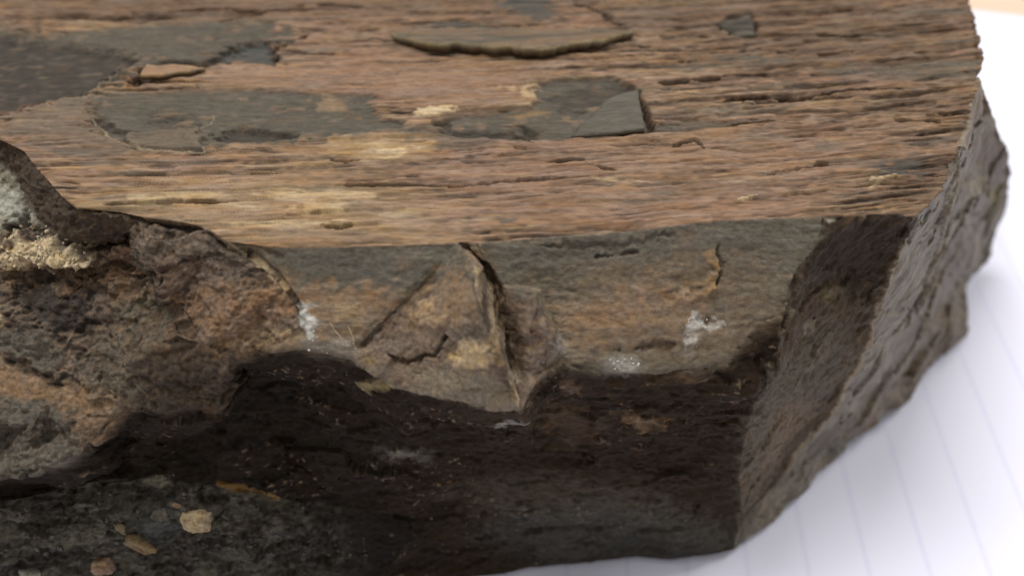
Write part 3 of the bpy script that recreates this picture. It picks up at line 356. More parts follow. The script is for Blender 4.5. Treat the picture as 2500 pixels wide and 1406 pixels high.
('poly','ochregrey',2,[[29.53,37.57],[30.34,37.85],[31.35,37.33],[31.04,35.94],[29.72,35.59],[29.1,36.66]],{'a':0.7,'s':0.6,'w':0.8}),
('poly','chalkwarm',2,[[27.94,35.26],[28.99,34.15],[29.26,32.73],[27.82,33.18],[28.07,34.19]],{'a':0.6,'s':0.5,'w':0.6}),
('poly','slate',2,[[24.39,34.23],[32.69,32.64],[36.8,24.31],[34.13,17.72],[30.28,11.93],[26.56,6.0],[24.13,16.58],[23.15,24.79]],{'a':0.5,'s':1.5,'w':1.5}),
('poly','brown',2,[[26.99,24.35],[30.85,23.36],[33.75,17.23],[30.28,11.93],[28.05,9.3],[26.29,17.08]],{'a':0.5,'s':1.2,'w':1.5}),
('line','slate',2,[[24.93,40.15],[24.56,39.44],[24.26,38.06],[24.22,35.62],[24.35,33.43],[23.84,30.5],[23.29,25.4],[23.55,20.73]],{'a':0.35,'wd':0.2,'w':0.3,'s':0.15}),
('line','slate',2,[[31.59,31.7],[28.02,32.02],[25.87,32.24],[25.22,31.72]],{'a':0.45,'wd':0.2,'d':0.2,'w':0.4,'s':0.15}),
('poly','brown',1,[[56.7,10.51],[68.17,1.78],[66.35,1.25],[57.23,1.06],[49.05,11.22]],{'a':0.6,'s':3,'w':3}),
('poly','umber',1,[[56.19,35.56],[61.91,31.81],[71.73,19.66],[60.8,26.46],[55.9,32.63]],{'a':0.7,'s':1.2,'w':1.2}),
('poly','ochregrey',1,[[69.21,19.34],[72.44,17.5],[72.18,12.42],[72.5,11.07],[65.64,20.55]],{'a':0.8,'s':1.0,'w':1.0}),
('poly','brown',1,[[50.08,44.34],[54.76,40.22],[58.96,33.75],[51.56,39.72],[46.11,43.2]],{'a':0.5,'s':2,'w':2}),
('poly','pinktan',1,[[51.83,43.55],[51.03,43.0],[55.27,39.32],[52.17,41.96]],{'a':0.5,'s':0.8,'w':0.6}),
('poly','darkslate',1,[[53.47,26.64],[62.35,16.45],[65.96,5.72],[55.53,17.17],[53.24,23.52]],{'a':0.6,'s':2,'w':2}),
('poly','darkslate',1,[[46.27,24.87],[52.41,18.42],[53.07,15.98],[48.21,21.49]],{'a':0.6,'s':1,'w':1}),
('poly','ochre',1,[[45.23,6.73],[47.17,4.36],[47.74,1.19],[45.79,3.52]],{'a':0.7,'s':0.6,'w':0.6}),
('poly','blueslate',1,[[38.85,6.6],[42.66,2.98],[41.59,2.96],[40.8,1.89]],{'a':0.7,'s':0.8,'w':0.6}),
('line','pale',1,[[37.54,45.0],[36.92,43.81],[37.16,39.0],[36.81,33.0],[37.4,24.0],[36.61,17.64],[34.21,11.26],[31.21,6.0]],{'a':0.55,'wd':0.45,'d':0.2,'w':0.3,'s':0.4}),
('line','dark',1,[[56.04,29.73],[54.1,27.19],[52.68,22.88],[47.82,21.37]],{'a':0.3,'wd':1.2,'d':-0.5,'w':1.0,'s':1.0}),
('line','pale',1,[[44.25,42.87],[46.62,35.37],[49.85,26.72],[48.06,23.79]],{'a':0.3,'wd':0.9,'d':0.4,'w':0.8,'s':0.8}),
('line','tan',7,[[11.71,31.7],[12.3,32.91],[14.43,33.74],[18.38,33.06]],{'a':0.5,'wd':0.3,'w':0.7,'s':0.3}),
('poly','tan',7,[[9.87,27.47],[11.35,28.2],[13.11,26.62],[15.43,27.04],[12.5,25.17]],{'a':0.35,'s':0.6,'w':1.2}),
('poly','darkbrown',7,[[12.07,31.78],[14.53,33.05],[18.44,32.59],[19.7,29.73],[17.67,28.12],[13.73,27.88]],{'a':0.6,'s':0.6,'w':0.8}),
('poly','tan',7,[[4.45,33.87],[5.57,33.5],[6.48,31.15],[4.92,31.87]],{'a':0.25,'s':0.5,'w':0.8}),
('poly','slate',7,[[-6.53,14.72],[2.14,17.22],[13.44,15.71],[25.96,3.46],[24.53,2.03],[11.22,10.75],[0.0,9.18]],{'a':0.25,'s':2,'w':2}),
('poly','ochregrey',7,[[-13.68,33.65],[-11.33,36.31],[-10.07,36.2],[-11.16,34.7],[-13.42,32.76]],{'a':0.7,'s':0.4,'w':0.5}),
('poly','greygreen',7,[[-11.95,22.09],[-9.53,21.22],[-9.21,20.01],[-11.64,20.83]],{'a':0.6,'s':0.5,'w':0.8}),
('poly','chalk',7,[[-1.91,28.81],[0.73,31.85],[1.12,30.44],[-1.18,26.92]],{'a':0.25,'s':0.4,'w':0.8}),
('line','ochre',7,[[-29.97,19.78],[-27.0,18.61],[-25.11,17.66],[-23.59,16.79]],{'a':0.5,'wd':0.25,'w':0.3,'s':0.2}),
('poly','greygreen',6,[[-36.47,21.1],[-34.21,20.87],[-33.83,20.22],[-36.12,20.54]],{'a':0.6,'s':0.4,'w':0.6}),
('poly','blueslate',6,[[-37.91,18.04],[-33.91,18.73],[-32.74,15.87],[-35.74,13.84],[-37.5,16.33]],{'a':0.5,'s':1.0,'w':1.0}),
('poly','greygreen',6,[[-46.93,15.52],[-40.9,17.04],[-39.69,15.78],[-46.39,12.71]],{'a':0.4,'s':0.8,'w':0.8}),
('poly','darkbrown',3,[[-4.46,44.87],[-3.11,44.97],[-1.49,43.14],[-0.78,42.16],[-0.93,41.72],[-2.47,43.65],[-2.94,45.15]],{'a':0.9,'s':0.15,'w':0.15}),  # ridge's right sliver: brown stone and its shade, both in the colour
('poly','darkbrown',5,[[2.11,42.18],[2.59,41.11],[3.61,39.1],[4.4,37.72],[3.58,37.19],[3.35,39.86]],{'a':0.5,'s':0.3,'w':0.4}),
('line','darkslate',5,[[-26.78,45.0],[-26.43,44.66],[-25.8,44.3],[-24.6,44.19],[-22.85,44.02],[-21.55,43.64],[-20.53,43.04],[-19.61,42.23],[-18.87,41.35],[-18.16,40.24],[-17.89,
39.59]],{'a':0.85,'wd':0.2,'d':-0.6,'w':0.12,'s':0.16}),
('line','cream',5,[[-26.58,44.95],[-26.35,44.67],[-25.4,44.28],[-23.06,44.1],[-21.59,43.61],[-20.56,43.03],[-19.63,42.23],[-18.89,41.38]],{'a':0.9,'wd':0.2,'d':0.15,'w':0.1,'s':0.1}),  # lit rim of the step, with its shaded wall in the line above
('line','darkbrown',4,[[-39.17,44.92],[-35.29,44.91],[-32.78,44.94],[-29.32,44.93],[-26.66,44.94]],{'a':0.85,'wd':0.45,'d':-0.6,'w':0.2,'s':0.2}),
('line','umber',5,[[-24.43,44.88],[-22.18,45.0],[-20.61,44.47],[-19.37,44.07]],{'a':0.7,'wd':0.4,'d':-0.3,'w':0.3,'s':0.2}),
('line','darkbrown',4,[[-44.93,38.5],[-40.89,38.26],[-36.74,39.5],[-34.47,39.65]],{'a':0.7,'wd':0.3,'d':-0.5,'w':0.5,'s':0.2}),
('line','darkbrown',4,[[-46.7,37.48],[-42.02,37.84],[-38.19,38.52],[-34.09,38.83]],{'a':0.6,'wd':0.25,'d':-0.5,'w':0.6,'s':0.2}),
('line','darkbrown',4,[[-38.08,37.38],[-34.94,38.25],[-31.55,40.29]],{'a':0.7,'wd':0.25,'d':-0.4,'w':0.4,'s':0.2}),
('poly','tan',4,[[-43.0,37.91],[-38.18,38.79],[-34.95,39.2],[-37.22,38.12],[-42.19,37.63]],{'a':0.5,'s':0.8,'w':1.2}),
('poly','darkspeck',4,[[-46.98,38.11],[-45.72,38.5],[-43.58,37.34],[-44.11,37.04],[-46.16,37.03]],{'a':0.7,'s':0.6,'w':1}),
('poly','dark',4,[[-29.4,38.93],[-27.93,38.62],[-27.43,38.62],[-29.17,38.08],[-29.86,38.63]],{'a':0.5,'s':0.6,'w':1}),
('poly','umberdark',4,[[-35.15,33.47],[-29.75,36.38],[-25.56,35.35],[-25.85,31.78],[-30.39,32.66],[-34.78,31.63]],{'a':0.6,'s':1.2,'w':1.5}),
('poly','darkbrown',2,[[27.77,44.68],[35.8,44.44],[36.89,39.68],[36.51,34.08],[32.03,35.57],[25.86,40.19],[27.07,42.79]],{'a':0.8,'s':1.0,'w':1.5}),  # shade under the overhang painted into the upper hollow
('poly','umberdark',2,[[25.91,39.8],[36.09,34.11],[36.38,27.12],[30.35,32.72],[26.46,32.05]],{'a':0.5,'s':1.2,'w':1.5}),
('poly','darkslate',3,[[-5.79,43.56],[-3.05,45.54],[-3.03,45.38],[-5.55,43.41],[-6.68,42.78]],{'a':0.6,'s':0.5,'w':0.6}),
('poly','darkslate',3,[[-4.75,41.81],[-3.35,42.8],[-1.82,43.08],[-1.66,42.54],[-4.42,41.1],[-5.7,39.44],[-6.26,38.83]],{'a':0.55,'s':0.5,'w':0.8}),
('poly','umberdark',3,[[-1.54,41.76],[0.42,40.43],[1.06,38.28],[0.77,35.7],[-0.35,38.25]],{'a':0.7,'s':0.5,'w':0.8}),
('poly','umber',3,[[-10.28,37.52],[-6.64,38.15],[-4.11,38.98],[-8.83,36.72],[-11.36,36.94]],{'a':0.6,'s':0.6,'w':1}),
('poly','slate',5,[[-23.1,44.24],[-19.31,44.94],[-15.16,43.61],[-12.36,42.52],[-17.33,42.45],[-20.15,43.48]],{'a':0.6,'s':0.6,'w':1,'sm':0.4}),
('poly','tan',7,[[1.06,35.15],[3.49,29.3],[6.73,27.33],[9.44,23.37],[5.42,21.44],[1.55,27.67]],{'a':0.1,'s':1.2,'w':2.5}),
('poly','greyspeck',7,[[-13.08,22.94],[-7.88,21.14],[-8.82,19.62],[-12.09,20.33]],{'a':0.35,'s':0.8,'w':1.5}),
('line','darkbrown',5,[[-6.3,43.3],[-8.15,41.77],[-10.25,40.13],[-11.76,39.06],[-13.27,37.92]],{'a':0.5,'wd':0.22,'d':-0.1,'w':0.2,'s':0.25}),
('poly','chalk',5,[[-18.29,40.9],[-17.69,40.82],[-17.11,39.46],[-16.71,38.49],[-17.61,38.33],[-18.03,39.73]],{'a':0.55,'s':0.5,'w':0.7}),
('poly','chalk',5,[[-16.54,38.3],[-14.93,38.44],[-13.53,38.25],[-13.7,37.86],[-16.01,37.77]],{'a':0.3,'s':0.6,'w':1}),
('poly','chalk',5,[[3.55,38.55],[4.4,37.62],[4.55,36.95],[3.64,37.54]],{'a':0.6,'s':0.4,'w':0.5}),
('poly','chalk',5,[[15.72,37.28],[16.46,37.43],[16.29,36.88],[15.36,36.74]],{'a':0.4,'s':0.4,'w':0.6}),
('poly','ledgegrey',3,[[-4.66,44.98],[-3.82,45.09],[-2.98,45.51],[-2.84,45.25],[-4.48,44.44],[-6.29,43.25],[-5.66,43.99]],{'a':0.85,'s':0.3,'w':0.3}),
('poly','greygreen',4,[[-40.01,33.59],[-33.71,36.25],[-34.21,32.11],[-37.76,30.35],[-39.71,31.6]],{'a':0.35,'s':1.2,'w':2}),
('poly','greybrown',4,[[-33.9,43.74],[-26.96,44.44],[-21.47,43.69],[-19.39,41.86],[-22.91,42.38],[-29.13,40.16],[-31.01,41.46]],{'a':0.45,'s':1.2,'w':1.5}),
('poly','brown',1,[[53.47,26.64],[69.48,8.29],[69.97,1.17],[66.65,1.0],[53.44,1.0],[41.71,4.78],[42.19,11.55],[49.66,13.74],[48.45,23.92]],{'a':0.55,'s':3,'w':3}),
('poly','blueslate',7,[[-4.53,8.72],[6.61,12.87],[15.59,12.01],[26.06,2.76],[24.66,0.85],[14.95,0.79],[2.39,1.09]],{'a':0.35,'s':2.5,'w':3}),
('poly','cream',0,[[-23.76,62.28],[-18.56,62.77],[-13.2,62.28],[-13.83,61.31],[-20.54,61.19]],{'a':0.5,'s':0.5,'w':1.0}),
('poly','cream',0,[[-19.29,60.48],[-15.65,60.96],[-15.04,59.31],[-17.93,59.03]],{'a':0.5,'s':0.5,'w':0.9}),
('poly','cream',0,[[-24.98,57.89],[-20.02,58.46],[-16.34,58.17],[-15.51,57.5],[-21.91,57.05]],{'a':0.45,'s':0.5,'w':1.0}),
('poly','cream',0,[[-31.97,61.98],[-28.29,62.28],[-25.88,61.68],[-30.21,61.08]],{'a':0.5,'s':0.5,'w':0.9}),
('poly','cream',0,[[-12.84,59.31],[-9.22,59.9],[-6.97,59.31],[-10.57,58.63]],{'a':0.35,'s':0.5,'w':0.9}),
('poly','yellow',0,[[-25.51,66.73],[-19.32,67.26],[-16.09,66.73],[-21.4,65.74]],{'a':0.35,'s':0.6,'w':1.0}),
('poly','tan',4,[[-48.97,37.93],[-44.18,38.18],[-38.64,38.83],[-34.95,39.27],[-36.32,38.32],[-40.53,37.92],[-46.67,37.4],[-48.81,37.14]],{'a':0.7,'s':0.7,'w':1.0}),
('poly','tan',4,[[-39.02,37.46],[-33.64,38.94],[-31.74,39.05],[-36.2,37.13]],{'a':0.5,'s':0.8,'w':1.0}),
('poly','tan',4,[[-39.73,31.85],[-35.44,32.45],[-35.5,30.61],[-39.13,28.42],[-40.32,29.4]],{'a':0.5,'s':0.8,'w':1.2}),
('poly','cream',4,[[-24.7,37.74],[-21.74,39.24],[-18.82,39.46],[-18.5,38.59],[-22.59,37.52]],{'a':0.35,'s':0.6,'w':1.0}),
('poly','umberdark',3,[[-2.65,44.45],[-1.0,41.5],[0.28,40.23],[1.07,37.38],[0.77,35.59],[-0.34,38.57],[-1.49,42.23],[-1.94,43.15]],{'a':0.7,'s':0.4,'w':0.4}),  # ridge's shaded right facet darkened again in the colour
('poly','tan',3,[[-9.37,40.69],[-6.68,42.78],[-3.38,44.96],[-3.0,43.73],[-4.4,41.98],[-8.45,39.68]],{'a':0.45,'s':0.8,'w':1.0}),  # left facet lightened in colour to look turned to the light
('poly','ledgegrey',5,[[-19.31,44.94],[-6.7,44.9],[-7.4,43.63],[-13.78,43.07],[-18.68,43.64]],{'a':0.6,'s':0.7,'w':1.0}),
('poly','ledgegrey',5,[[-0.35,44.62],[14.82,44.78],[27.4,44.85],[27.23,43.76],[14.85,43.28],[0.36,43.21]],{'a':0.6,'s':0.8,'w':1.2}),
('poly','tan',5,[[3.97,39.6],[9.01,40.55],[17.15,39.66],[16.42,38.99],[9.77,38.93],[4.7,38.23]],{'a':0.5,'s':0.8,'w':1.6}),
('poly','tan',5,[[-22.91,42.38],[-15.94,41.98],[-10.94,42.29],[-12.38,41.56],[-18.77,41.23],[-22.89,41.66]],{'a':0.5,'s':0.6,'w':1.2}),
('line','chalk',5,[[15.14,38.22],[16.43,38.54],[17.04,37.94],[18.76,37.87]],{'a':0.5,'wd':0.4,'w':0.9,'s':0.4}),
('line','chalk',5,[[8.54,36.01],[10.2,35.57],[11.85,35.63]],{'a':0.6,'wd':0.5,'w':0.8,'s':0.3}),
('line','chalk',5,[[-18.12,40.81],[-17.69,39.95],[-17.35,38.73]],{'a':0.7,'wd':0.45,'w':0.6,'s':0.3}),
('line','chalk',5,[[14.98,36.87],[16.46,37.23]],{'a':0.6,'wd':0.35,'w':0.5,'s':0.3}),
]

REGIONS = ['striated_face', 'end_facet', 'end_hollow', 'ridge', 'broken_corner', 'ledge', 'conglomerate', 'dark_front', 'underside']
TOPR, ENDF, ENDH, RIDGE, CORNER, LEDGE, CONG, FRONT, UNDER = range(9)

# ------------------------------------------------------------------ refine the cage into a dense skin
def refine(V, T, R, want, rounds=14):
    V = np.asarray(V, np.float64); T = np.asarray(T, np.int64); R = np.asarray(R, np.int64)
    for _ in range(rounds):
        E = np.concatenate([T[:, [0, 1]], T[:, [1, 2]], T[:, [2, 0]]])
        Es = np.sort(E, axis=1)
        key = Es[:, 0] * (len(V) + 1) + Es[:, 1]
        uk, first, inv = np.unique(key, return_index=True, return_inverse=True)
        ue = Es[first]
        mid = (V[ue[:, 0]] + V[ue[:, 1]]) / 2
        D = V[ue[:, 0]] - V[ue[:, 1]]
        grain = np.zeros(len(ue), bool)
        grain[inv[np.tile(R == 0, 3)]] = True
        L = np.linalg.norm(np.where(grain[:, None], D * np.array([.80, 1.65, 1.0]), D), axis=1)
        tmin = np.full(len(ue), 1e9)
        np.minimum.at(tmin, inv, np.tile(want(V[T].mean(axis=1), R), 3))
        split = L > tmin
        if not split.any():
            break
        idx = np.full(len(ue), -1); idx[split] = len(V) + np.arange(split.sum())
        V = np.concatenate([V, mid[split]])
        n = len(T)
        m = np.stack([idx[inv[:n]], idx[inv[n:2 * n]], idx[inv[2 * n:]]], axis=1)
        cnt = (m >= 0).sum(axis=1)
        outT = [T[cnt == 0]]; outR = [R[cnt == 0]]
        for c in (1, 2):
            s = np.where(cnt == c)[0]
            if not len(s):
                continue
            t = T[s]; mm = m[s]
            k = np.argmax(mm >= 0, axis=1) if c == 1 else (np.argmax(mm < 0, axis=1) + 1) % 3
            ar = np.arange(len(s))
            a, b, d = t[ar, k], t[ar, (k + 1) % 3], t[ar, (k + 2) % 3]
            p = mm[ar, k]
            if c == 1:
                outT += [np.stack([a, p, d], 1), np.stack([p, b, d], 1)]; outR += [R[s], R[s]]
            else:
                q = mm[ar, (k + 1) % 3]
                sh = np.linalg.norm(V[a] - V[q], axis=1) < np.linalg.norm(V[p] - V[d], axis=1)
                outT.append(np.stack([p, b, q], 1)); outR.append(R[s])
                outT.append(np.where(sh[:, None], np.stack([a, p, q], 1), np.stack([a, p, d], 1))); outR.append(R[s])
                outT.append(np.where(sh[:, None], np.stack([a, q, d], 1), np.stack([p, q, d], 1))); outR.append(R[s])
        s = cnt == 3
        t = T[s]; mm = m[s]
        outT += [np.stack([t[:, 0], mm[:, 0], mm[:, 2]], 1), np.stack([mm[:, 0], t[:, 1], mm[:, 1]], 1),
                 np.stack([mm[:, 2], mm[:, 1], t[:, 2]], 1), mm]
        outR += [R[s]] * 4
        T = np.concatenate(outT); R = np.concatenate(outR)
    return V, T, R
def vnormals(V, T):
    fn = np.cross(V[T[:, 1]] - V[T[:, 0]], V[T[:, 2]] - V[T[:, 0]])
    N = np.zeros_like(V)
    for k in range(3):
        for c in range(3):
            N[:, c] += np.bincount(T[:, k], fn[:, c], len(V))
    return N / np.maximum(np.linalg.norm(N, axis=1, keepdims=True), 1e-12)
def relax(V, T, n, lam=0.5):
    a = np.concatenate([T[:, 0], T[:, 1], T[:, 2]]); b = np.concatenate([T[:, 1], T[:, 2], T[:, 0]])
    deg = np.maximum(np.bincount(a, minlength=len(V)) + np.bincount(b, minlength=len(V)), 1)
    for _ in range(n):
        S = np.stack([np.bincount(a, V[b, c], len(V)) + np.bincount(b, V[a, c], len(V)) for c in range(3)], 1)
        V = V + lam * (S / deg[:, None] - V)
    return V

SIZE = np.array([0.265, 0.34, 0.24, 0.20, 0.24, 0.24, 0.27, 0.27, 4.0])
def want(c, R):
    t = SIZE[R].copy()
    outside = (np.abs(c[:, 0]) > 8 + 0.62 * np.linalg.norm(c - np.array([0, 0, 93.5]), axis=1)) | (c[:, 1] > 106)
    t[outside] = np.maximum(t[outside], 1.6)
    return t
BV, BT, BR = refine(CV, CT, CR, want)
BV = relax(BV, BT, 2)
def soften(V, T, R, pairs, spread, times):
    """round the worn lip where two regions meet"""
    cnt = [np.bincount(T[np.isin(R, g)].ravel(), minlength=len(V)) > 0 for g in pairs]
    w = (cnt[0] & cnt[1]).astype(float)
    a = np.concatenate([T[:, 0], T[:, 1], T[:, 2]]); b = np.concatenate([T[:, 1], T[:, 2], T[:, 0]])
    deg = np.maximum(2 * np.bincount(a, minlength=len(V)), 1)
    for k in range(spread):
        avg = (np.bincount(a, w[b], len(V)) + np.bincount(b, w[a], len(V))) / deg
        w = np.maximum(w, np.minimum(1, avg * 2.0) * (1 - 1.2 / spread))
    sel = T[(w[T] > 1e-3).any(axis=1)]
    w = (w * w * (3 - 2 * w))[:, None]
    u, inv = np.unique(sel, return_inverse=True)
    S = relax(V[u], inv.reshape(-1, 3), times)
    V = V.copy()
    V[u] += np.clip(w[u], 0, 1) * (S - V[u])
    return V, w, sel
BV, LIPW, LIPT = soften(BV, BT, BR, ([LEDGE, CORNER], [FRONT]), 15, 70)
BN = vnormals(BV, BT)
NV = len(BV)
vreg = np.full(NV, UNDER)
for r in (UNDER, FRONT, CONG, CORNER, LEDGE, ENDF, ENDH, RIDGE, TOPR):
    vreg[BT[BR == r].ravel()] = r
x, y, z = [BV[:, c].astype(np.float32) for c in range(3)]

# distance helpers on the 2D marks
def seg_dist(px, py, pts, closed):
    d2 = np.full(px.shape, 1e9, np.float32)
    n = len(pts)
    for i in range(n if closed else n - 1):
        ax, ay = pts[i]; bx, by = pts[(i + 1) % n]
        ex, ey = bx - ax, by - ay
        t = np.clip(((px - ax) * ex + (py - ay) * ey) / max(ex * ex + ey * ey, 1e-9), 0, 1)
        d2 = np.minimum(d2, (px - ax - t * ex) ** 2 + (py - ay - t * ey) ** 2)
    return np.sqrt(d2)
def line_frac(px, py, pts):
    best = np.full(px.shape, 1e9, np.float32); fr = np.zeros(px.shape, np.float32)
    L = [0.0]
    for a, b in zip(pts, pts[1:]): L.append(L[-1] + math.hypot(b[0] - a[0], b[1] - a[1]))
    for i in range(len(pts) - 1):
        ax, ay = pts[i]; ex, ey = pts[i + 1][0] - ax, pts[i + 1][1] - ay
        t = np.clip(((px - ax) * ex + (py - ay) * ey) / max(ex * ex + ey * ey, 1e-9), 0, 1)
        d2 = (px - ax - t * ex) ** 2 + (py - ay - t * ey) ** 2
        k = d2 < best
        best[k] = d2[k]; fr[k] = ((L[i] + t * (L[i + 1] - L[i])) / max(L[-1], 1e-6))[k]
    return fr, L[-1]
def in_poly(px, py, pts):
    c = np.zeros(px.shape, bool)
    j = len(pts) - 1
    for i in range(len(pts)):
        xi, yi = pts[i]; xj, yj = pts[j]
        if yi != yj:
            c ^= ((yi > py) != (yj > py)) & (px < (xj - xi) * (py - yi) / (yj - yi) + xi)
        j = i
    return c

def chips(u, v, seed):
    """broken-stone facets: nearest jittered cell, each with its own small tilted plane"""
    rnd = np.random.RandomState(seed)
    tab = rnd.uniform(-1, 1, (4096, 5)).astype(np.float32)
    ui = np.floor(u).astype(np.int64); vi = np.floor(v).astype(np.int64)
    best = np.full(u.shape, 1e9, np.float32); out = np.zeros(u.shape, np.float32); tone = np.zeros(u.shape, np.float32)
    for du in (-1, 0, 1):
        for dv in (-1, 0, 1):
            cu = ui + du; cv = vi + dv
            k = ((cu * 73856093) ^ (cv * 19349663)) & 4095
            px = cu + .5 + .48 * tab[k, 0]; py = cv + .5 + .48 * tab[k, 1]
            d = (u - px) ** 2 + (v - py) ** 2
            s = d < best
            best = np.where(s, d, best)
            out = np.where(s, tab[k, 2] * .5 + tab[k, 3] * (u - px) * .9 + tab[k, 4] * (v - py) * .9, out)
            tone = np.where(s, tab[k, 2], tone)
    return out.astype(np.float32), tone.astype(np.float32)

# ------------------------------------------------------------------ base colours and relief by region
col = np.zeros((NV, 3), np.float32)
disp = np.zeros(NV, np.float32)
calm = np.zeros(NV, np.float32)          # 1 = smooth slate film, 0 = full splintery relief
def mix(c, target, a):
    return c + (target - c) * np.clip(a, 0, 1)[:, None]

def bend(px):
    return 0.0018 * np.clip(px + 40, 0, 200) ** 2 / 2
I = np.where(vreg == TOPR)[0]
gx, gy = x[I], y[I] - bend(x[I])
w = fbm(gx / 6, gy / 3, 3.3, 2)
zone = smooth(-.25, .3, fbm(gx / 20, gy / 6, 81.5, 2) + .010 * (gx - 8) + .006 * (gy - 72))      # rougher toward the far right
wq = w * .35
fib = fbm(gx / 15 + wq, gy / .62 + w * .8, 0.5, 3)
fine = fbm(gx / 3.4, gy / .26, 7.5, 2)
hair = fbm(gx / 9, gy / .30 + w * .5, 13.5, 2)
crumb = perlin(gx / .9, gy / .55, 19.5)
splin = perlin(gx / 24, gy / 1.7 + w * .4, 21.5) * 1.0 + perlin(gx / 11, gy / .75 + w * .5, 31.5) * .75 + perlin(gx / 4.5, gy / .36, 33.5) * .35
tt = splin * 3.0
fl = np.floor(tt); fr = tt - fl
terr = (fl + smooth(0.0, 0.3, fr)) * .16
warp_ = w * 1.2 + .25 * perlin(gx / 2.2, gy / 1.2, 17.5)
dash = smooth(.24, .42, perlin(gx / 6.5 + w, gy / .44 + warp_, 91.5) + .25 * fine) + .9 * smooth(.28, .48, perlin(gx / 13 + w, gy / .75 + warp_, 95.5) + .25 * fine) + .6 * smooth(.26, .44, perlin(gx / 3.2, gy / .28 + warp_, 97.5))
patch = fbm(gx / 17, gy / 5.5, 41.5, 3)
cA = mix(np.tile(PAL['pink'] * .95, (len(I), 1)), PAL['tan'] * .98, smooth(-.25, .35, patch))
cA = mix(cA, PAL['brown'], smooth(.0, .55, fbm(gx / 16, gy / 1.1, 55.5, 3)) * .7)
cA = mix(cA, PAL['umber'], smooth(.05, .45, -fib) * (.5 + .4 * zone))
cA = mix(cA, PAL['darkbrown'], dash * (.62 + .22 * zone))
cA = mix(cA, PAL['cream'], smooth(.18, .6, hair + .3 * fib) * .38)
cA = mix(cA, PAL['umber'], smooth(.16, .5, -hair) * .40)
cA = mix(cA, PAL['slate'], smooth(.18, .45, fbm(gx / 13, gy / 1.7, 66.5, 3)) * (.55 + .3 * zone))
cA = mix(cA, PAL['umber'], smooth(.12, .42, perlin(gx / 1.3, gy / .42, 72.5) + .3 * fine) * .5)
cA = mix(cA, PAL['tan'] * 1.15, smooth(.15, .42, perlin(gx / 1.1, gy / .40, 75.5)) * .35)
cA *= (1 + .22 * fine + .12 * perlin(gx / .9, gy / .3, 71.5))[:, None]
col[I] = cA
disp[I] = (terr + .18 * fib + .10 * fine - .24 * dash + .07 * crumb) * (.44 + .38 * zone) + .10 * hair + .3 * patch

J = np.where((vreg != TOPR) & (vreg != UNDER))[0]
jx, jy, jz = x[J], y[J], z[J]
big = fbm(jx / 7, jy / 7, jz / 7, 2)
med = fbm(jx / 2.2, jy / 2.2, jz / 1.8, 3)
sml = fbm(jx / .7, jy / .7, jz / .6, 2)
tiny = fbm(jx / .62, jy / .62, jz / .52, 2)
hor = fbm(jx / 5, jy / 2, jz / .9, 3)
ridg = 1 - np.abs(fbm(jx / 3.4 + 8, jy / 3.4, jz / 3.4, 3)) * 2
rj = vreg[J]
AMP = {ENDF: (.8, .13, .05, .03), ENDH: (.5, .35, .12, .15), RIDGE: (.25, .34, .12, .15), CORNER: (.45, .36, .50, .25),
       LEDGE: (.25, .16, .09, .22), CONG: (.7, .6, .42, .05), FRONT: (.8, .30, .16, .14)}
BASE = {ENDF: ('endgrey', 'endbrown', 'pale'), ENDH: ('umberdark', 'darkbrown', 'brown'), RIDGE: ('greybrown', 'umber', 'ochreyellow'),
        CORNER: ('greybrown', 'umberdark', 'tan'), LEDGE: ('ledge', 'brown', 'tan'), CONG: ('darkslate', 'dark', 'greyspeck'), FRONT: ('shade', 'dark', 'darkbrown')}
dj = np.zeros(len(J), np.float32); cj = np.zeros((len(J), 3), np.float32)
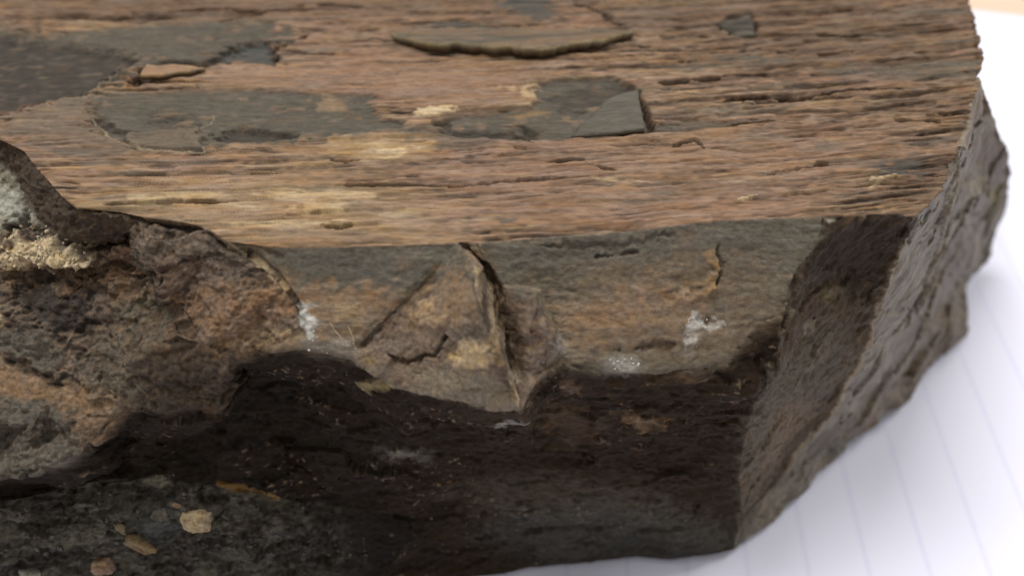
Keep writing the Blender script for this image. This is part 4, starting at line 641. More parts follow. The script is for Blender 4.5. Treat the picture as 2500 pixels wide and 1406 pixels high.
for r, (a, b, c, d) in AMP.items():
    s = rj == r
    step = np.floor(hor[s] * 5) / 5
    dj[s] = a * big[s] + b * med[s] + c * sml[s] + d * step + .25 * b * (ridg[s] - .7)
    n0, n1, n2 = BASE[r]
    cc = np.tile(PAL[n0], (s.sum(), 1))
    cc = mix(cc, PAL[n1], smooth(.02, .42, med[s] * .8 + hor[s] * .5) * (.85 if r in (CORNER, CONG) else .55))
    cc = mix(cc, PAL[n2], smooth(.05, .5, -med[s] * .5 - hor[s] * .6 + .3 * sml[s]) * .6)
    if r in (CORNER, CONG):
        cc = mix(cc, PAL['dark'], smooth(.06, .36, tiny[s] + .5 * sml[s]) * .85)
        cc = mix(cc, PAL['tan' if r == CORNER else 'greyspeck'], smooth(.10, .40, -tiny[s] - .4 * sml[s]) * (.5 if r == CORNER else .32))
    if r != LEDGE:
        ca, cs = {ENDF: (.55, .83), ENDH: (.4, .9), RIDGE: (.8, .6)}.get(r, (1.0, 0.0))
        qu = jx[s] * ca + jz[s] * cs + .45 * jy[s]; qv = -jx[s] * cs + jz[s] * ca + .3 * jy[s]
        wob = .35 * perlin(qu / 1.2, qv / 1.2, np.float32(2.5))
        su, sv, am = {ENDF: (7.5, 3.2, .55), ENDH: (4.5, 2.2, .35), RIDGE: (4.0, 2.4, .22), CORNER: (4.2, 2.6, .45), CONG: (3.4, 2.4, .55), FRONT: (6.0, 2.4, .45)}[r]
        c1, t1 = chips(qu / su + wob, qv / sv + wob * .8, 31 + r)
        c2, t2 = chips(qu / su * 2.7 + wob, qv / sv * 2.7 - wob, 61 + r)
        dj[s] += am * (c1 + (.04 if r == ENDF else .38) * c2)
        cc = cc * (1 + .16 * t1 + .12 * t2)[:, None]
    if r == CORNER:
        cc = mix(cc, PAL['slate'], smooth(.0, .4, big[s] + .5 * med[s]) * .6)
        cc = mix(cc, PAL['umberdark'], smooth(.05, .5, -big[s] + .6 * sml[s]) * .5)
    if r == CONG:
        cc = mix(cc, PAL['greygreen'], smooth(.0, .45, big[s] - .6 * med[s] + .5 * hor[s]) * .4)
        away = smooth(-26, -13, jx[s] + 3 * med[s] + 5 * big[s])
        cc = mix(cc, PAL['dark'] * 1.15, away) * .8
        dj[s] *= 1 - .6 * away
    if r == LEDGE:
        sp = fbm(jx[s] / 1.1, jy[s] / .8, jz[s] / .45 + 3.5, 3)
        cc = mix(cc, PAL['tan'], smooth(.16, .45, sp) * .45)
        cc = mix(cc, PAL['umberdark'], smooth(.18, .48, -sp) * .45)
        dj[s] += .10 * sp
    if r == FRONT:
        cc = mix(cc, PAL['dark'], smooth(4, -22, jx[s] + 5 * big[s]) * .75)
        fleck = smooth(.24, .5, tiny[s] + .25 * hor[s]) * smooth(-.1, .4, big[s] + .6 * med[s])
        cc = mix(cc, PAL['brown'], fleck * .8)
        cc = mix(cc, PAL['slate'], smooth(.35, .6, -tiny[s] + .2 * sml[s]) * .12)
        dj[s] += .12 * tiny[s]
    if r == ENDF:
        st = fbm((jx[s] * .55 + jz[s] * .83) / 7, (jx[s] * .83 - jz[s] * .55) / 1.3, 3.5, 3)
        cc = mix(cc, PAL['darkslate'], smooth(.05, .5, st) * .6)
        cc = mix(cc, PAL['pale'], smooth(.1, .5, -st) * .3)
        dj[s] += .28 * st + smooth(6, 1, jz[s]) * (.7 * perlin(jx[s] / 1.9, jy[s] / 1.9, jz[s] / 2) + .4 * perlin(jx[s] / .8, jy[s] / .8, jz[s]))
    if r == ENDH:
        st = fbm((jx[s] * .4 + jz[s] * .9) / 5, (jx[s] * .9 - jz[s] * .4) / .8, 6.5, 3)
        cc = mix(cc, PAL['slate'], smooth(.1, .5, st) * .5)
        dj[s] += .2 * st
    cj[s] = cc * (1 + .28 * sml[s])[:, None]
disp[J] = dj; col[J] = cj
col[vreg == UNDER] = PAL['umberdark']

# ------------------------------------------------------------------ marks
nz1 = perlin(x / 1.1, y / .8, z / 1.1 + 3.5); nz2 = perlin(x / 1.1 + 40, y / .8 + 3, z / 1.1 + 9.5)
nz3 = perlin(x / .4, y / .28, z / .4 + 5.5); nz4 = perlin(x / .4 + 40, y / .28 + 3, z / .4 + 2.5)
nz5 = fbm(x / 3.2, np.where(vreg == TOPR, y - bend(x), y) / .8, z / 1.2 + 1.5, 2); nz6 = fbm(x / 4.5 + 9, np.where(vreg == TOPR, y - bend(x), y) / 1.6, z / 1.6 + 7.5, 3)
top_mask = vreg == TOPR
side_mask = ~top_mask & (vreg != UNDER)
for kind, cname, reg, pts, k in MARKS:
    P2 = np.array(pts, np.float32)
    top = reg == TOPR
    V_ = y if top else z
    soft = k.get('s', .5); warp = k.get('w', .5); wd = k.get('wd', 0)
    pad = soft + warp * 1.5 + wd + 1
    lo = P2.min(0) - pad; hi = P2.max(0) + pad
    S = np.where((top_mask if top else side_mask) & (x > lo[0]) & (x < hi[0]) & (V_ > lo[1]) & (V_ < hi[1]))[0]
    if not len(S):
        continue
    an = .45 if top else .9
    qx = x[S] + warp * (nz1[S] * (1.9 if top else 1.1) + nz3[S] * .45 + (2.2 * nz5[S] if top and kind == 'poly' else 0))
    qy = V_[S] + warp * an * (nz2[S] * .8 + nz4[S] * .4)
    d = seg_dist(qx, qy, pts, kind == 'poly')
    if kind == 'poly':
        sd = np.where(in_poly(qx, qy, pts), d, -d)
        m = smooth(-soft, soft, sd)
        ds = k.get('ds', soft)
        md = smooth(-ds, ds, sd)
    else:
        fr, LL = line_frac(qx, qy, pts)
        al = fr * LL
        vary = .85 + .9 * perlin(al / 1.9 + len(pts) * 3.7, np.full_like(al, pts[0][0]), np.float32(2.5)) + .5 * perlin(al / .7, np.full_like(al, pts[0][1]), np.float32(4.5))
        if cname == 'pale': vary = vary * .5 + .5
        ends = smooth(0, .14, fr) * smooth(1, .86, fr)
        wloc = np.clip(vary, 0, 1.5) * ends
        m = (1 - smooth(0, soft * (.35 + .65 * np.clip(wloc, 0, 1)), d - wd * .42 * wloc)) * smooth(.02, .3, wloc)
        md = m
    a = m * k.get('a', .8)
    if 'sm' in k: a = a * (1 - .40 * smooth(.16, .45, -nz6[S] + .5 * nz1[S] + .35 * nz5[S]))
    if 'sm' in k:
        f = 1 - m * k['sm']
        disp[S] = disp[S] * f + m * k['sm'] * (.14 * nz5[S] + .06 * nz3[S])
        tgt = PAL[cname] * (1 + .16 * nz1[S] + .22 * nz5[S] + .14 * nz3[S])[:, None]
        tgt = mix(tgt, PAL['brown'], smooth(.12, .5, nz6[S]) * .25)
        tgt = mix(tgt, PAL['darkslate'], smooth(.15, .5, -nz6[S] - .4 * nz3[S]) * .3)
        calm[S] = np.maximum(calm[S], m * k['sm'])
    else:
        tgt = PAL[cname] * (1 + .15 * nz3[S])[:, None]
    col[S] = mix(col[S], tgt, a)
    if 'd' in k:
        disp[S] += k['d'] * md
# the rounded lip: soft shadow edge blurred into the colour from ledge to front
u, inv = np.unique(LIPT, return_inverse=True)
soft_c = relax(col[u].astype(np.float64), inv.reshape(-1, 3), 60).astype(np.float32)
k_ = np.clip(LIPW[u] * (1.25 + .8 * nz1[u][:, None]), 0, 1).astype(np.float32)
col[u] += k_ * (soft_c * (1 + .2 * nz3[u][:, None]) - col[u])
TONE = np.array([.79, .58, .86, .80, .63, .80, .95, 1.0, 1.0], np.float32)
col = np.clip(col * TONE[vreg][:, None], .004, .9)

# displaced skin; keep the underside flat on the paper
fade_low = smooth(0.3, 3.0, z)
disp[vreg == UNDER] = 0
DV = BV + BN * (disp * (0.15 + 0.85 * fade_low))[:, None]
DV[:, 2] = np.maximum(DV[:, 2], 0.12)
DN = vnormals(DV, BT)

# ------------------------------------------------------------------ materials
def new_mat(name):
    m = bpy.data.materials.new(name); m.use_nodes = True
    nt = m.node_tree
    return m, nt, nt.nodes, nt.links, nt.nodes['Principled BSDF']
def rock_mat(name, stretch, rough=.82, spec=.25, bump=.35, vary=.22, attr=True, colour=(.3, .2, .1)):
    m, nt, N, L, b = new_mat(name)
    b.inputs['Roughness'].default_value = rough
    b.inputs['Specular IOR Level'].default_value = spec
    tc = N.new('ShaderNodeTexCoord'); mp = N.new('ShaderNodeMapping')
    mp.inputs['Scale'].default_value = stretch
    L.new(tc.outputs['Object'], mp.inputs['Vector'])
    n1 = N.new('ShaderNodeTexNoise'); n1.inputs['Scale'].default_value = 3200; n1.inputs['Detail'].default_value = 5; n1.inputs['Roughness'].default_value = .65
    n2 = N.new('ShaderNodeTexNoise'); n2.inputs['Scale'].default_value = 1100; n2.inputs['Detail'].default_value = 4
    L.new(mp.outputs['Vector'], n1.inputs['Vector']); L.new(mp.outputs['Vector'], n2.inputs['Vector'])
    rmp = N.new('ShaderNodeMapRange'); rmp.inputs['From Min'].default_value = .25; rmp.inputs['From Max'].default_value = .75
    rmp.inputs['To Min'].default_value = 1 - vary * 1.6; rmp.inputs['To Max'].default_value = 1 + vary * 1.6
    L.new(n1.outputs['Fac'], rmp.inputs['Value'])
    mul = N.new('ShaderNodeVectorMath'); mul.operation = 'SCALE'
    if attr:
        at = N.new('ShaderNodeAttribute'); at.attribute_name = 'stain'
        L.new(at.outputs['Color'], mul.inputs[0])
    else:
        mul.inputs[0].default_value = colour
    L.new(rmp.outputs['Result'], mul.inputs['Scale'])
    hs = N.new('ShaderNodeHueSaturation')
    r2 = N.new('ShaderNodeMapRange'); r2.inputs['From Min'].default_value = .3; r2.inputs['From Max'].default_value = .7
    r2.inputs['To Min'].default_value = .82; r2.inputs['To Max'].default_value = 1.15
    L.new(n2.outputs['Fac'], r2.inputs['Value']); L.new(r2.outputs['Result'], hs.inputs['Saturation'])
    L.new(mul.outputs['Vector'], hs.inputs['Color'])
    L.new(hs.outputs['Color'], b.inputs['Base Color'])
    bp = N.new('ShaderNodeBump'); bp.inputs['Strength'].default_value = bump; bp.inputs['Distance'].default_value = .00025
    L.new(n1.outputs['Fac'], bp.inputs['Height']); L.new(bp.outputs['Normal'], b.inputs['Normal'])
    return m
MAT = {
    TOPR: rock_mat('striated_rock', (.22, 1, 1), bump=.45, vary=.20), ENDF: rock_mat('end_rock', (.7, .7, .5), rough=.55, vary=.08, bump=.2, spec=.4),
    ENDH: rock_mat('dark_rock', (.8, .8, .5), vary=.25), RIDGE: rock_mat('ridge_rock', (.8, .8, .7), vary=.32, bump=.6),
    CORNER: rock_mat('mottled_rock', (.7, .8, .9), vary=.42, bump=.6), LEDGE: rock_mat('ledge_rock', (.5, .9, .9), rough=.72, vary=.28, bump=.6),
    CONG: rock_mat('gritty_rock', (.6, .6, .6), vary=.35, spec=.12), FRONT: rock_mat('shaded_rock', (.4, .8, .8), vary=.34, spec=.12)}
MAT[UNDER] = MAT[FRONT]

# ------------------------------------------------------------------ linking helpers
def link_mesh(name, V, T, mat, parent=None, colours=None, normals=None, smooth_=True):
    me = bpy.data.meshes.new(name)
    V = np.asarray(V, np.float32) * MM; T = np.asarray(T, np.int32)
    me.vertices.add(len(V)); me.vertices.foreach_set('co', V.ravel())
    me.loops.add(T.size); me.loops.foreach_set('vertex_index', T.ravel())
    me.polygons.add(len(T)); me.polygons.foreach_set('loop_start', np.arange(0, T.size, T.shape[1], dtype=np.int32))
    me.update(calc_edges=True)
    me.polygons.foreach_set('use_smooth', np.full(len(T), smooth_))
    if colours is not None:
        at = me.attributes.new('stain', 'FLOAT_COLOR', 'POINT')
        at.data.foreach_set('color', np.concatenate([colours, np.ones((len(V), 1), np.float32)], 1).astype(np.float32).ravel())
    if normals is not None:
        me.normals_split_custom_set_from_vertices(np.asarray(normals, np.float32))
    me.materials.append(mat)
    o = bpy.data.objects.new(name, me)
    COL.objects.link(o)
    if parent: o.parent = parent
    return o
def tag(o, **k):
    for a, b in k.items(): o[a] = b
    return o

rock = bpy.data.objects.new('rock_specimen', None)
COL.objects.link(rock)
tag(rock, label='large layered brown and grey rock with a grainy wood-like top lying on lined paper', category='rock')
PARTLABEL = {TOPR: 'pinkish brown grainy upper face with grey slate films', ENDF: 'grey olive broken end of the rock',
             ENDH: 'dark brown hollow between the ledge and the end', RIDGE: 'small pointed ridge standing out of the ledge',
             CORNER: 'mottled crumbly broken corner with cream crust', LEDGE: 'smooth olive grey sloping ledge under the grainy face',
             CONG: 'gritty blackish base with pale pebbles', FRONT: 'dark brown shaded front below the ledge'}
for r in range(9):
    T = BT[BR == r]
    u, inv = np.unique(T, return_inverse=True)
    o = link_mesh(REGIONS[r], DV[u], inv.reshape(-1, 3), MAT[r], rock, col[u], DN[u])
    if r in PARTLABEL: o['label'] = PARTLABEL[r]

# ------------------------------------------------------------------ skin lookup
def skin_at(p, reg=None):
    q = np.asarray(p, np.float32)
    d = ((BV - q) ** 2).sum(1)
    i = int(np.argmin(d))
    return DV[i], DN[i], i

# ------------------------------------------------------------------ loose plates on the striated face
def plate(name, outline, base_h, thick, tilt=(0, 0), ragged=.25, colour='olive', colour2='tan', label=None, mat=None, seed=1, calm_=.6, rim=None):
    """a thin flake: outline in mm on the striated face, its own thickness, tilted about its middle"""
    rnd = np.random.RandomState(seed)
    pts = []
    n = len(outline)
    for i in range(n):
        a = np.array(outline[i], float)[:2]; b = np.array(outline[(i + 1) % n], float)[:2]
        m = max(1, int(np.linalg.norm(b - a) / .35))
        for k in range(m):
            pts.append(a + (b - a) * k / m)
    pts = np.array(pts)
    e = np.roll(pts, -1, 0) - np.roll(pts, 1, 0)
    nrm = np.stack([e[:, 1], -e[:, 0]], 1); nrm /= np.linalg.norm(nrm, axis=1, keepdims=True) + 1e-9
    jag = perlin(pts[:, 0] / .9, pts[:, 1] / .9, seed + .5) + .6 * perlin(pts[:, 0] / .4, pts[:, 1] / .4, seed + 7.5)
    pts = pts + nrm * (jag * ragged)[:, None]
    lo, hi = pts.min(0), pts.max(0)
    g = .24
    G = np.stack(np.meshgrid(np.arange(lo[0], hi[0], g), np.arange(lo[1], hi[1], g)), -1).reshape(-1, 2)
    G += rnd.uniform(-.06, .06, G.shape)
    pl = [tuple(p) for p in pts]
    keep = in_poly(G[:, 0], G[:, 1], pl) & (seg_dist(G[:, 0], G[:, 1], pl, True) > .14)
    G = G[keep]
    allp = np.concatenate([pts, G]); nb = len(pts)
    edges = [(i, (i + 1) % nb) for i in range(nb)]
    ov, _, of, _, _, _ = delaunay_2d_cdt([Vector(p) for p in allp], edges, [], 1, 1e-6)
    A = np.array([[v.x, v.y] for v in ov]); T = np.array([list(f) for f in of])
    ar = (A[T[:, 1]] - A[T[:, 0]]); br = (A[T[:, 2]] - A[T[:, 0]])
    flip = ar[:, 0] * br[:, 1] - ar[:, 1] * br[:, 0] < 0
    T[flip] = T[flip][:, ::-1]
    ec = {}
    for t in T:
        for i in range(3):
            ec[(t[i], t[(i + 1) % 3])] = 1
    border = [(a, b) for (a, b) in ec if (b, a) not in ec]
    c = A.mean(0)
    dd = seg_dist(A[:, 0].astype(np.float32), A[:, 1].astype(np.float32), pl, True)
    gy_ = A[:, 1] - bend(A[:, 0])
    rel = .22 * fbm(A[:, 0] / 5, gy_ / .9, seed + 2.5, 3) + .10 * fbm(A[:, 0] / 1.5, gy_ / .5, seed + 4.5, 2)
    zz = 45 + base_h + (A[:, 0] - c[0]) * tilt[0] + (A[:, 1] - c[1]) * tilt[1] + rel * (1 - calm_ * .5) - .18 * (1 - smooth(0, .5, dd))
    n0 = len(A)
    top = np.concatenate([A, zz[:, None]], 1); bot = np.concatenate([A, (zz - thick)[:, None]], 1)
    bot[:, :2] = c + (bot[:, :2] - c) * .97
    F = list(map(tuple, T)) + [(a + n0, c_ + n0, b + n0) for a, b, c_ in T]
    for a, b in border:
        F += [(a, a + n0, b + n0), (a, b + n0, b)]
    pat = fbm(A[:, 0] / 6, gy_ / 1.2, seed + 12.5, 3)
    cc = mix(np.tile(PAL[colour], (n0, 1)), PAL[colour2], smooth(-.12, .28, pat) * .85)
    if rim: cc = mix(cc, PAL[rim], (1 - smooth(0, .5, dd)) * .5)
    cc = cc * (1 + .2 * rel / .2)[:, None]
    cc = cc * .82
    cols = np.clip(np.concatenate([cc, np.tile(PAL['umberdark'], (n0, 1))]), .004, .9)
    o = link_mesh(name, np.concatenate([top, bot]), F, mat or MAT[TOPR], rock, cols)
    if label: o['label'] = label
    return o
plate('flake', [(-14.17, 90.9, 45.0), (-13.39, 89.75, 45.0), (-12.21, 89.18, 45.0), (-11.12, 88.42, 45.0), (-9.28, 87.59, 45.0), (-7.64, 87.22, 45.0), (-6.6, 87.77, 45.0), (-5.09, 87.22, 45.0), (-3.23, 86.94, 45.0), (-1.61, 86.58, 45.0), (0.0, 86.67, 45.0), (1.37, 85.85, 45.0), (3.67, 86.03, 45.0), (5.53, 86.58, 45.0), (7.43, 87.59, 45.0), (8.87, 88.33, 45.0), (10.55, 88.89, 45.0), (11.78, 89.65, 45.0), (12.62, 90.51, 45.0), (14.2, 91.19, 45.0), (11.98, 91.98, 45.0), (9.15, 92.67, 45.0), (7.21, 92.27, 45.0), (2.41, 92.67, 45.0), (-2.41, 92.67, 45.0), (-7.24, 92.87, 45.0), (-12.03, 92.47, 45.0)],
      1.1, 1.0, tilt=(0.0, -.15), ragged=.42, colour='brown', colour2='olive', rim='ochregrey', label='wide scalloped flake with a jagged lower edge', seed=3)
plate('flake', [(5.93, 71.47, 45.0), (7.08, 73.74, 45.0), (8.06, 74.64, 45.0), (10.0, 77.89, 45.0), (11.74, 79.02, 45.0), (13.35, 79.51, 45.0), (13.31, 76.63, 45.0), (13.32, 72.12, 45.0), (9.41, 71.62, 45.0)],
      .35, .8, tilt=(.06, 0), ragged=.05, colour='ledgegrey', colour2='olive', label='square grey slate flake with a steep right edge', seed=5, calm_=1.4)
plate('flake', [(-39.88, 81.16, 45.0), (-40.17, 82.69, 45.0), (-40.15, 84.08, 45.0), (-38.72, 83.81, 45.0), (-37.13, 84.25, 45.0), (-35.18, 84.08, 45.0), (-33.55, 83.55, 45.0), (-34.92, 82.77, 45.0), (-36.54, 82.17, 45.0), (-37.98, 81.33, 45.0)],
      .9, .5, tilt=(-.03, -.10), ragged=.15, colour='pink', colour2='tan', rim='ochreyellow', label='small curled tan flake over a dark hollow', seed=8)
plate('flake', [(24.6, 95.1, 45.0), (25.8, 95.51, 45.0), (27.03, 95.51, 45.0), (28.6, 96.98, 45.0), (28.69, 94.48, 45.0), (28.3, 91.58, 45.0), (26.05, 91.58, 45.0), (25.1, 93.47, 45.0)],
      .3, .9, tilt=(.10, 0), ragged=.04, colour='darkslate', colour2='slate', label='tiny dark angular flake near the top', seed=9, calm_=1.5)

# ------------------------------------------------------------------ pebbles set in the gritty base
def ico(sub):
    import bmesh
    bm = bmesh.new(); bmesh.ops.create_icosphere(bm, subdivisions=sub, radius=1)
    bm.verts.ensure_lookup_table()
    V = np.array([v.co[:] for v in bm.verts], np.float32); F = np.array([[v.index for v in f.verts] for f in bm.faces])
    bm.free(); return V, F
IV, IF = ico(4)
def pebble(p, size, ang, c1, c2, seed, label, squash=.9, box=.75):
    P, N, _ = skin_at(p)
    v = IV.copy()
    q = np.sign(v) * np.abs(v) ** (1 - .45 * box)
    v = v * (1 - box) + q * box * .85
    v = v * (1 + .34 * fbm(IV[:, 0] * 1.5 + seed, IV[:, 1] * 1.5, IV[:, 2] * 1.5, 3)[:, None])
    rp = np.random.RandomState(int(seed * 10))
    for _ in range(2):                                   # knock flat facets off it
        nn = rp.normal(size=3); nn /= np.linalg.norm(nn)
        over = np.maximum(v @ nn - rp.uniform(.6, .85), 0)
        v = v - over[:, None] * nn
    v = v * np.array([size[0], squash * min(size), size[1]])
    ca, sa = math.cos(ang), math.sin(ang)
    v = np.stack([v[:, 0] * ca - v[:, 2] * sa, v[:, 1], v[:, 0] * sa + v[:, 2] * ca], 1)
    n = fbm(v[:, 0] / .9 + seed, v[:, 1] / .9, v[:, 2] / .9, 3)
    cc = mix(np.tile(PAL[c1], (len(v), 1)), PAL[c2], smooth(.08, .42, n) * .85)
    cc = .50 * cc * (1 + .5 * fbm(v[:, 0] / .3, v[:, 1] / .3, v[:, 2] / .3 + seed, 2))[:, None]
    cc = mix(cc, PAL['umberdark'], smooth(.1, .5, fbm(v[:, 0] / .5 + 4, v[:, 1] / .5, v[:, 2] / .5 + seed, 3)) * .7)
    o = link_mesh('pebble', v + P + N * min(size) * .28, IF, MAT[RIDGE], rock, np.clip(cc, .004, .9))
    o['label'] = label
pebble((-31.71, 44.8, 16.76), (1.75, 1.45), .1, 'cream', 'ochreyellow', 1.5, 'cream squarish pebble, largest in the dark base')
pebble((-37.83, 44.37, 14.21), (1.9, .95), -.75, 'ochreyellow', 'rust', 4.5, 'rusty orange elongated pebble')
pebble((-43.25, 43.91, 9.94), (1.15, 1.45), .2, 'pinktan', 'cream', 7.5, 'pinkish cream pebble at the lower left')
pebble((-50.48, 43.28, 9.91), (1.3, .8), .1, 'palegreen', 'greygreen', 9.5, 'pale greenish pebble at the bottom corner')
pebble((-39.27, 44.34, 16.35), (.45, 1.2), .25, 'ochregrey', 'tan', 12.5, 'thin pale sliver beside the rusty pebble', box=.2)
pebble((-35.15, 47.35, 21.01), (.95, .4), .05, 'greygreen', 'tan', 14.5, 'flat grey pebble above the others', box=.3)
pebble((-33.33, 45.88, 18.73), (.55, .3), -.6, 'pinktan', 'umber', 16.5, 'tiny pink chip', box=.2)
pebble((-34.98, 44.94, 17.69), (1.1, .8), .2, 'greyspeck', 'slate', 18.5, 'dull grey pebble', box=.4)

# ------------------------------------------------------------------ chalky white crust: grains too many to count
def crust(name, spots, mat, seed):
    rnd = np.random.RandomState(seed)
    V1, F1 = ico(1)
    VV, FF, k = [], [], 0
    for (p, spread, n, big) in spots:
        P, N, _ = skin_at(p)
        near = np.where((np.abs(BV - np.asarray(p)) < 4).all(1) & side_mask)[0]
        if not len(near): continue
        for _ in range(n):
            q = np.asarray(p) + rnd.normal(size=3) * np.array([spread[0], .6, spread[1]])
            i = near[int(np.argmin(((BV[near] - q) ** 2)[:, [0, 2]].sum(1)))]
            s = big * rnd.uniform(.3, 1.0) ** 1.6
            v = V1 * (1 + rnd.uniform(-.3, .3, (len(V1), 1))) * s * rnd.uniform(.45, 1.5, 3)
            VV.append(v + DV[i] + DN[i] * s * .3); FF.append(F1 + k); k += len(V1)
    o = link_mesh(name, np.concatenate(VV), np.concatenate(FF), mat, rock, None, None, False)
    o['kind'] = 'stuff'
    return o
chalk = rock_mat('chalky_mineral', (1, 1, 1), attr=False, colour=(.56, .55, .52), vary=.2)
creamy = rock_mat('cream_mineral', (1, 1, 1), attr=False, colour=(.52, .43, .29), vary=.3)
o = crust('mineral_crust', [
    ((-17.83, 51.17, 40.14), (.25, .7), 19, 0.09), ((-17.41, 50.11, 39.04), (.35, .6), 22, 0.09), ((-16.01, 49.3, 38.09), (.8, .35), 12, 0.06), ((-14.39, 49.38, 38.26), (.6, .5), 6, 0.05), ((-13.6, 49.35, 38.03), (.25, .35), 10, 0.07),
    ((16.07, 52.27, 38.31), (.7, .35), 21, 0.09), ((17.75, 52.06, 37.84), (.7, .2), 12, 0.07), ((16.1, 51.22, 37.03), (.5, .25), 5, 0.06),
    ((9.82, 49.41, 35.77), (.8, .3), 34, 0.09), ((3.99, 49.41, 38.06), (.35, .3), 10, 0.07), ((2.87, 48.79, 36.77), (.4, .5), 6, 0.05),
    ((-0.37, 47.1, 30.59), (.9, .2), 10, 0.06), ((-10.28, 49.57, 21.87), (.9, .3), 6, 0.05), ((-2.51, 45.68, 33.54), (1.2, .5), 6, 0.03), ((-14.55, 49.76, 33.37), (.3, .8), 4, 0.04)], chalk, 4)
o['label'] = 'white chalky specks gathered along the ledge'
o = crust('mineral_crust', [((-46.27, 60.28, 39.46), (1.6, .55), 130, .20), ((-42.73, 59.94, 40.28), (1.3, .6), 130, .20), ((-40.66, 59.39, 39.58), (.7, .35), 90, .22)], creamy, 9)
o['label'] = 'cream crumbly crust on the broken corner'

gritm = rock_mat('grit_grains', (1, 1, 1), attr=False, colour=(.085, .078, .06), vary=.6, spec=.15)
o = crust('grit', [((-29.76, 45.02, 11.17), (4.5, 1.6), 72, 0.30), ((-20.04, 45.85, 7.88), (5.0, 1.6), 54, 0.28), ((-44.13, 43.91, 15.66), (4.0, 2.4), 54, 0.33), ((-36.63, 45.75, 19.16), (4.0, 1.2), 36, 0.25), ((-25.61, 46.17, 15.76), (4.0, 1.2), 30, 0.22), ((-8.99, 47.56, 8.32), (5.0, 1.8), 30, 0.20)], gritm, 12)
o['label'] = 'pale grit grains scattered through the dark base'

# ------------------------------------------------------------------ loose fibres caught on the ledge
def fibre(pts, r, seed):
    P = [np.asarray(p, float) for p in pts]
    cu = bpy.data.curves.new('fibre', 'CURVE'); cu.dimensions = '3D'; cu.bevel_depth = r * MM; cu.bevel_resolution = 1
    sp = cu.splines.new('NURBS'); sp.points.add(len(P) - 1)
    for q, p in zip(sp.points, P): q.co = (*(p * MM), 1)
    sp.use_endpoint_u = True; sp.order_u = 3
    tmp = bpy.data.objects.new('fibre', cu); COL.objects.link(tmp)
    me = bpy.data.meshes.new_from_object(tmp.evaluated_get(bpy.context.evaluated_depsgraph_get()))
    COL.objects.unlink(tmp); bpy.data.objects.remove(tmp)
    o = bpy.data.objects.new('fibre', me); COL.objects.link(o); me.materials.append(creamy)
    return o
def off(p, d, n=1.2):
    P, N, _ = skin_at(p)
    return P + N * n + np.asarray(d)
f1 = fibre([off((-15.77, 50.85, 39.81), (0, 0, 0), .1), off((-15.35, 50.48, 39.42), (0, 0, 0), .8), off((-14.75, 49.87, 38.78), (0, 0, 0), .9), off((-14.64, 49.46, 38.33), (0, 0, 0), .1)], .020, 1)
tag(f1, label='thin pale fibre caught beside the left foot of the ridge', category='fibre', group='stray fibres on the rock')
f2 = fibre([off((-14.2, 50.56, 39.6), (0, 0, 0), .1), off((-13.78, 50.08, 39.08), (0, 0, 0), .9), off((-13.72, 49.56, 38.43), (0, 0, 0), .7), off((-13.67, 49.28, 38.0), (0, 0, 0), .1)], .018, 2)
tag(f2, label='short pale fibre just touching the ridge foot, right of the longer one', category='fibre', group='stray fibres on the rock')

# ------------------------------------------------------------------ lined paper
A0 = np.array((108.24, 189.63, 0.0)[:2]); A1 = np.array((119.48, 186.55, 0.0)[:2])
L4 = np.array((49.1, 48.51, 0.0)[:2])
ang = math.atan2(.0913, 1.398)
ud = np.array([math.cos(ang), -math.sin(ang)]); vd = np.array([math.sin(ang), math.cos(ang)])   # across / along the ruling
SP = 7.1
edge_dir = (A1 - A0) / np.linalg.norm(A1 - A0)
nx, ny = 150, 130
us = np.linspace(-150, 210, nx); vs_ = np.linspace(0, 1, ny)
VV = []
for v in vs_:
    for u in us:
        far = A0 + edge_dir * (u - 108)
        near_ = np.array([u * math.cos(ang) - 15, -70.0])
        VV.append(near_ + (far - near_) * v)
VV = np.array(VV)
def paper_z(q):
    h = 0.35 * perlin(q[:, 0] / 60, q[:, 1] / 60, np.float32(3.5)) + .12 * perlin(q[:, 0] / 14, q[:, 1] / 22, np.float32(8.5))
    under = smooth(75, 40, np.abs(q[:, 0])) * smooth(150, 120, q[:, 1])
    return h * (1 - .9 * under) - .25
PZ = paper_z(VV)
PT = np.concatenate([VV, PZ[:, None]], 1); PB = PT - np.array([0, 0, .12])
quads = []
for j in range(ny - 1):
    for i in range(nx - 1):
        a = j * nx + i
        quads.append((a, a + 1, a + nx + 1, a + nx))
n = len(PT)
bq = [(q[3] + n, q[2] + n, q[1] + n, q[0] + n) for q in quads]
rim = [i for i in range(nx)] + [j * nx + nx - 1 for j in range(1, ny)] + [(ny - 1) * nx + i for i in range(nx - 2, -1, -1)] + [j * nx for j in range(ny - 2, 0, -1)]
sq = [(a, a + n, b + n, b) for a, b in zip(rim, rim[1:] + rim[:1])]
pm, nt, N, L, b = new_mat('ruled_paper')
b.inputs['Roughness'].default_value = .9; b.inputs['Specular IOR Level'].default_value = .2
tc = N.new('ShaderNodeTexCoord')
dot = N.new('ShaderNodeVectorMath'); dot.operation = 'DOT_PRODUCT'
dot.inputs[1].default_value = (ud[0], ud[1], 0)
L.new(tc.outputs['Object'], dot.inputs[0])
def mth(op, a, b_=None):
    m = N.new('ShaderNodeMath'); m.operation = op
    for k, v in ((0, a), (1, b_)):
        if v is None: continue
        if isinstance(v, (int, float)): m.inputs[k].default_value = v
        else: L.new(v, m.inputs[k])
    return m.outputs[0]
ph = float(L4 @ ud) * MM
d0 = mth('SUBTRACT', dot.outputs['Value'], ph)
d1 = mth('DIVIDE', d0, SP * MM)
d2 = mth('ADD', d1, 100.5)
d3 = mth('FRACT', d2)
d4 = mth('ABSOLUTE', mth('SUBTRACT', d3, .5))
lt = N.new('ShaderNodeMapRange'); lt.interpolation_type = 'SMOOTHSTEP'
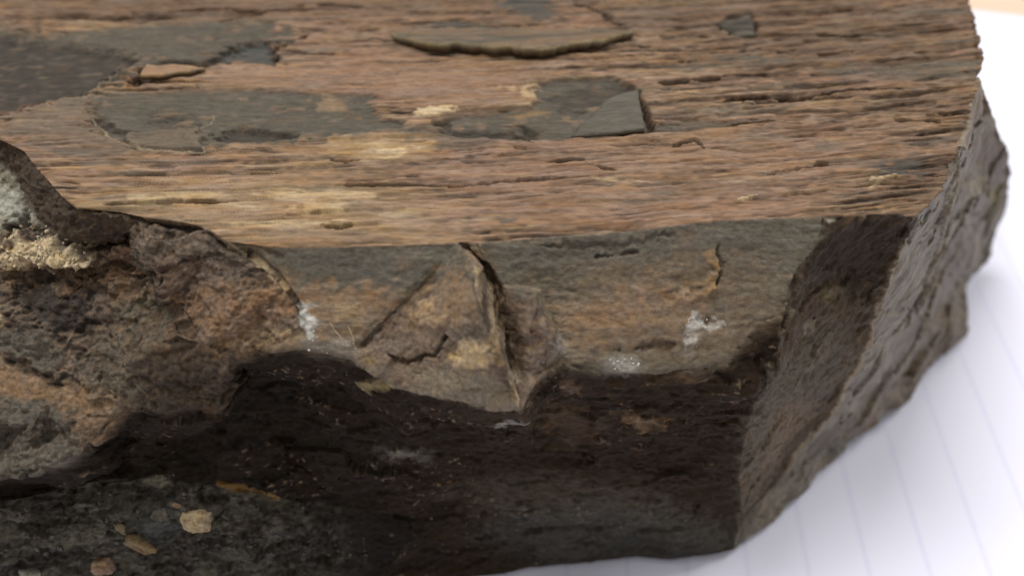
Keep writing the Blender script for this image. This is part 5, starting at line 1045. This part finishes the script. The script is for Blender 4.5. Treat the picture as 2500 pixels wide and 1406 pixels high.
lt.inputs['From Min'].default_value = .010; lt.inputs['From Max'].default_value = .075; lt.inputs['To Min'].default_value = 1; lt.inputs['To Max'].default_value = 0
L.new(d4, lt.inputs['Value'])
nz = N.new('ShaderNodeTexNoise'); nz.inputs['Scale'].default_value = 900; nz.inputs['Detail'].default_value = 4
L.new(tc.outputs['Object'], nz.inputs['Vector'])
mx = N.new('ShaderNodeMix'); mx.data_type = 'RGBA'
mx.inputs['A'].default_value = (.79, .80, .93, 1); mx.inputs['B'].default_value = (.72, .73, .89, 1)
fa = mth('MULTIPLY', lt.outputs['Result'], mth('ADD', nz.outputs['Fac'], .35))
L.new(fa, mx.inputs['Factor'])
L.new(mx.outputs['Result'], b.inputs['Base Color'])
bp = N.new('ShaderNodeBump'); bp.inputs['Strength'].default_value = .08; bp.inputs['Distance'].default_value = .0001
L.new(nz.outputs['Fac'], bp.inputs['Height']); L.new(bp.outputs['Normal'], b.inputs['Normal'])
paper = link_mesh('lined_paper', np.concatenate([PT, PB]), quads + bq + sq, pm)
tag(paper, label='white sheet of paper with faint blue ruled lines under the rock', category='paper')

# ------------------------------------------------------------------ desk
dm, nt, N, L, b = new_mat('desk_wood')
tc = N.new('ShaderNodeTexCoord'); mp = N.new('ShaderNodeMapping'); mp.inputs['Scale'].default_value = (6, 60, 1)
wn = N.new('ShaderNodeTexNoise'); wn.inputs['Scale'].default_value = 4; wn.inputs['Detail'].default_value = 6
L.new(tc.outputs['Object'], mp.inputs['Vector']); L.new(mp.outputs['Vector'], wn.inputs['Vector'])
mx = N.new('ShaderNodeMix'); mx.data_type = 'RGBA'
mx.inputs['A'].default_value = (.70, .50, .37, 1); mx.inputs['B'].default_value = (.78, .58, .45, 1)
L.new(wn.outputs['Fac'], mx.inputs['Factor']); L.new(mx.outputs['Result'], b.inputs['Base Color'])
b.inputs['Roughness'].default_value = .5
zt, zb = -.75, -25
xs, ys = (-500, 500), (-200, 700)
V8 = [(X, Y, Z) for Z in (zt, zb) for (X, Y) in ((xs[0], ys[0]), (xs[1], ys[0]), (xs[1], ys[1]), (xs[0], ys[1]))]
desk = link_mesh('desk', V8, [(0, 1, 2, 3), (7, 6, 5, 4), (0, 4, 5, 1), (1, 5, 6, 2), (2, 6, 7, 3), (3, 7, 4, 0)], dm, None, None, None, False)
desk['kind'] = 'structure'

print('skin', len(BV), 'verts', len(BT), 'tris')
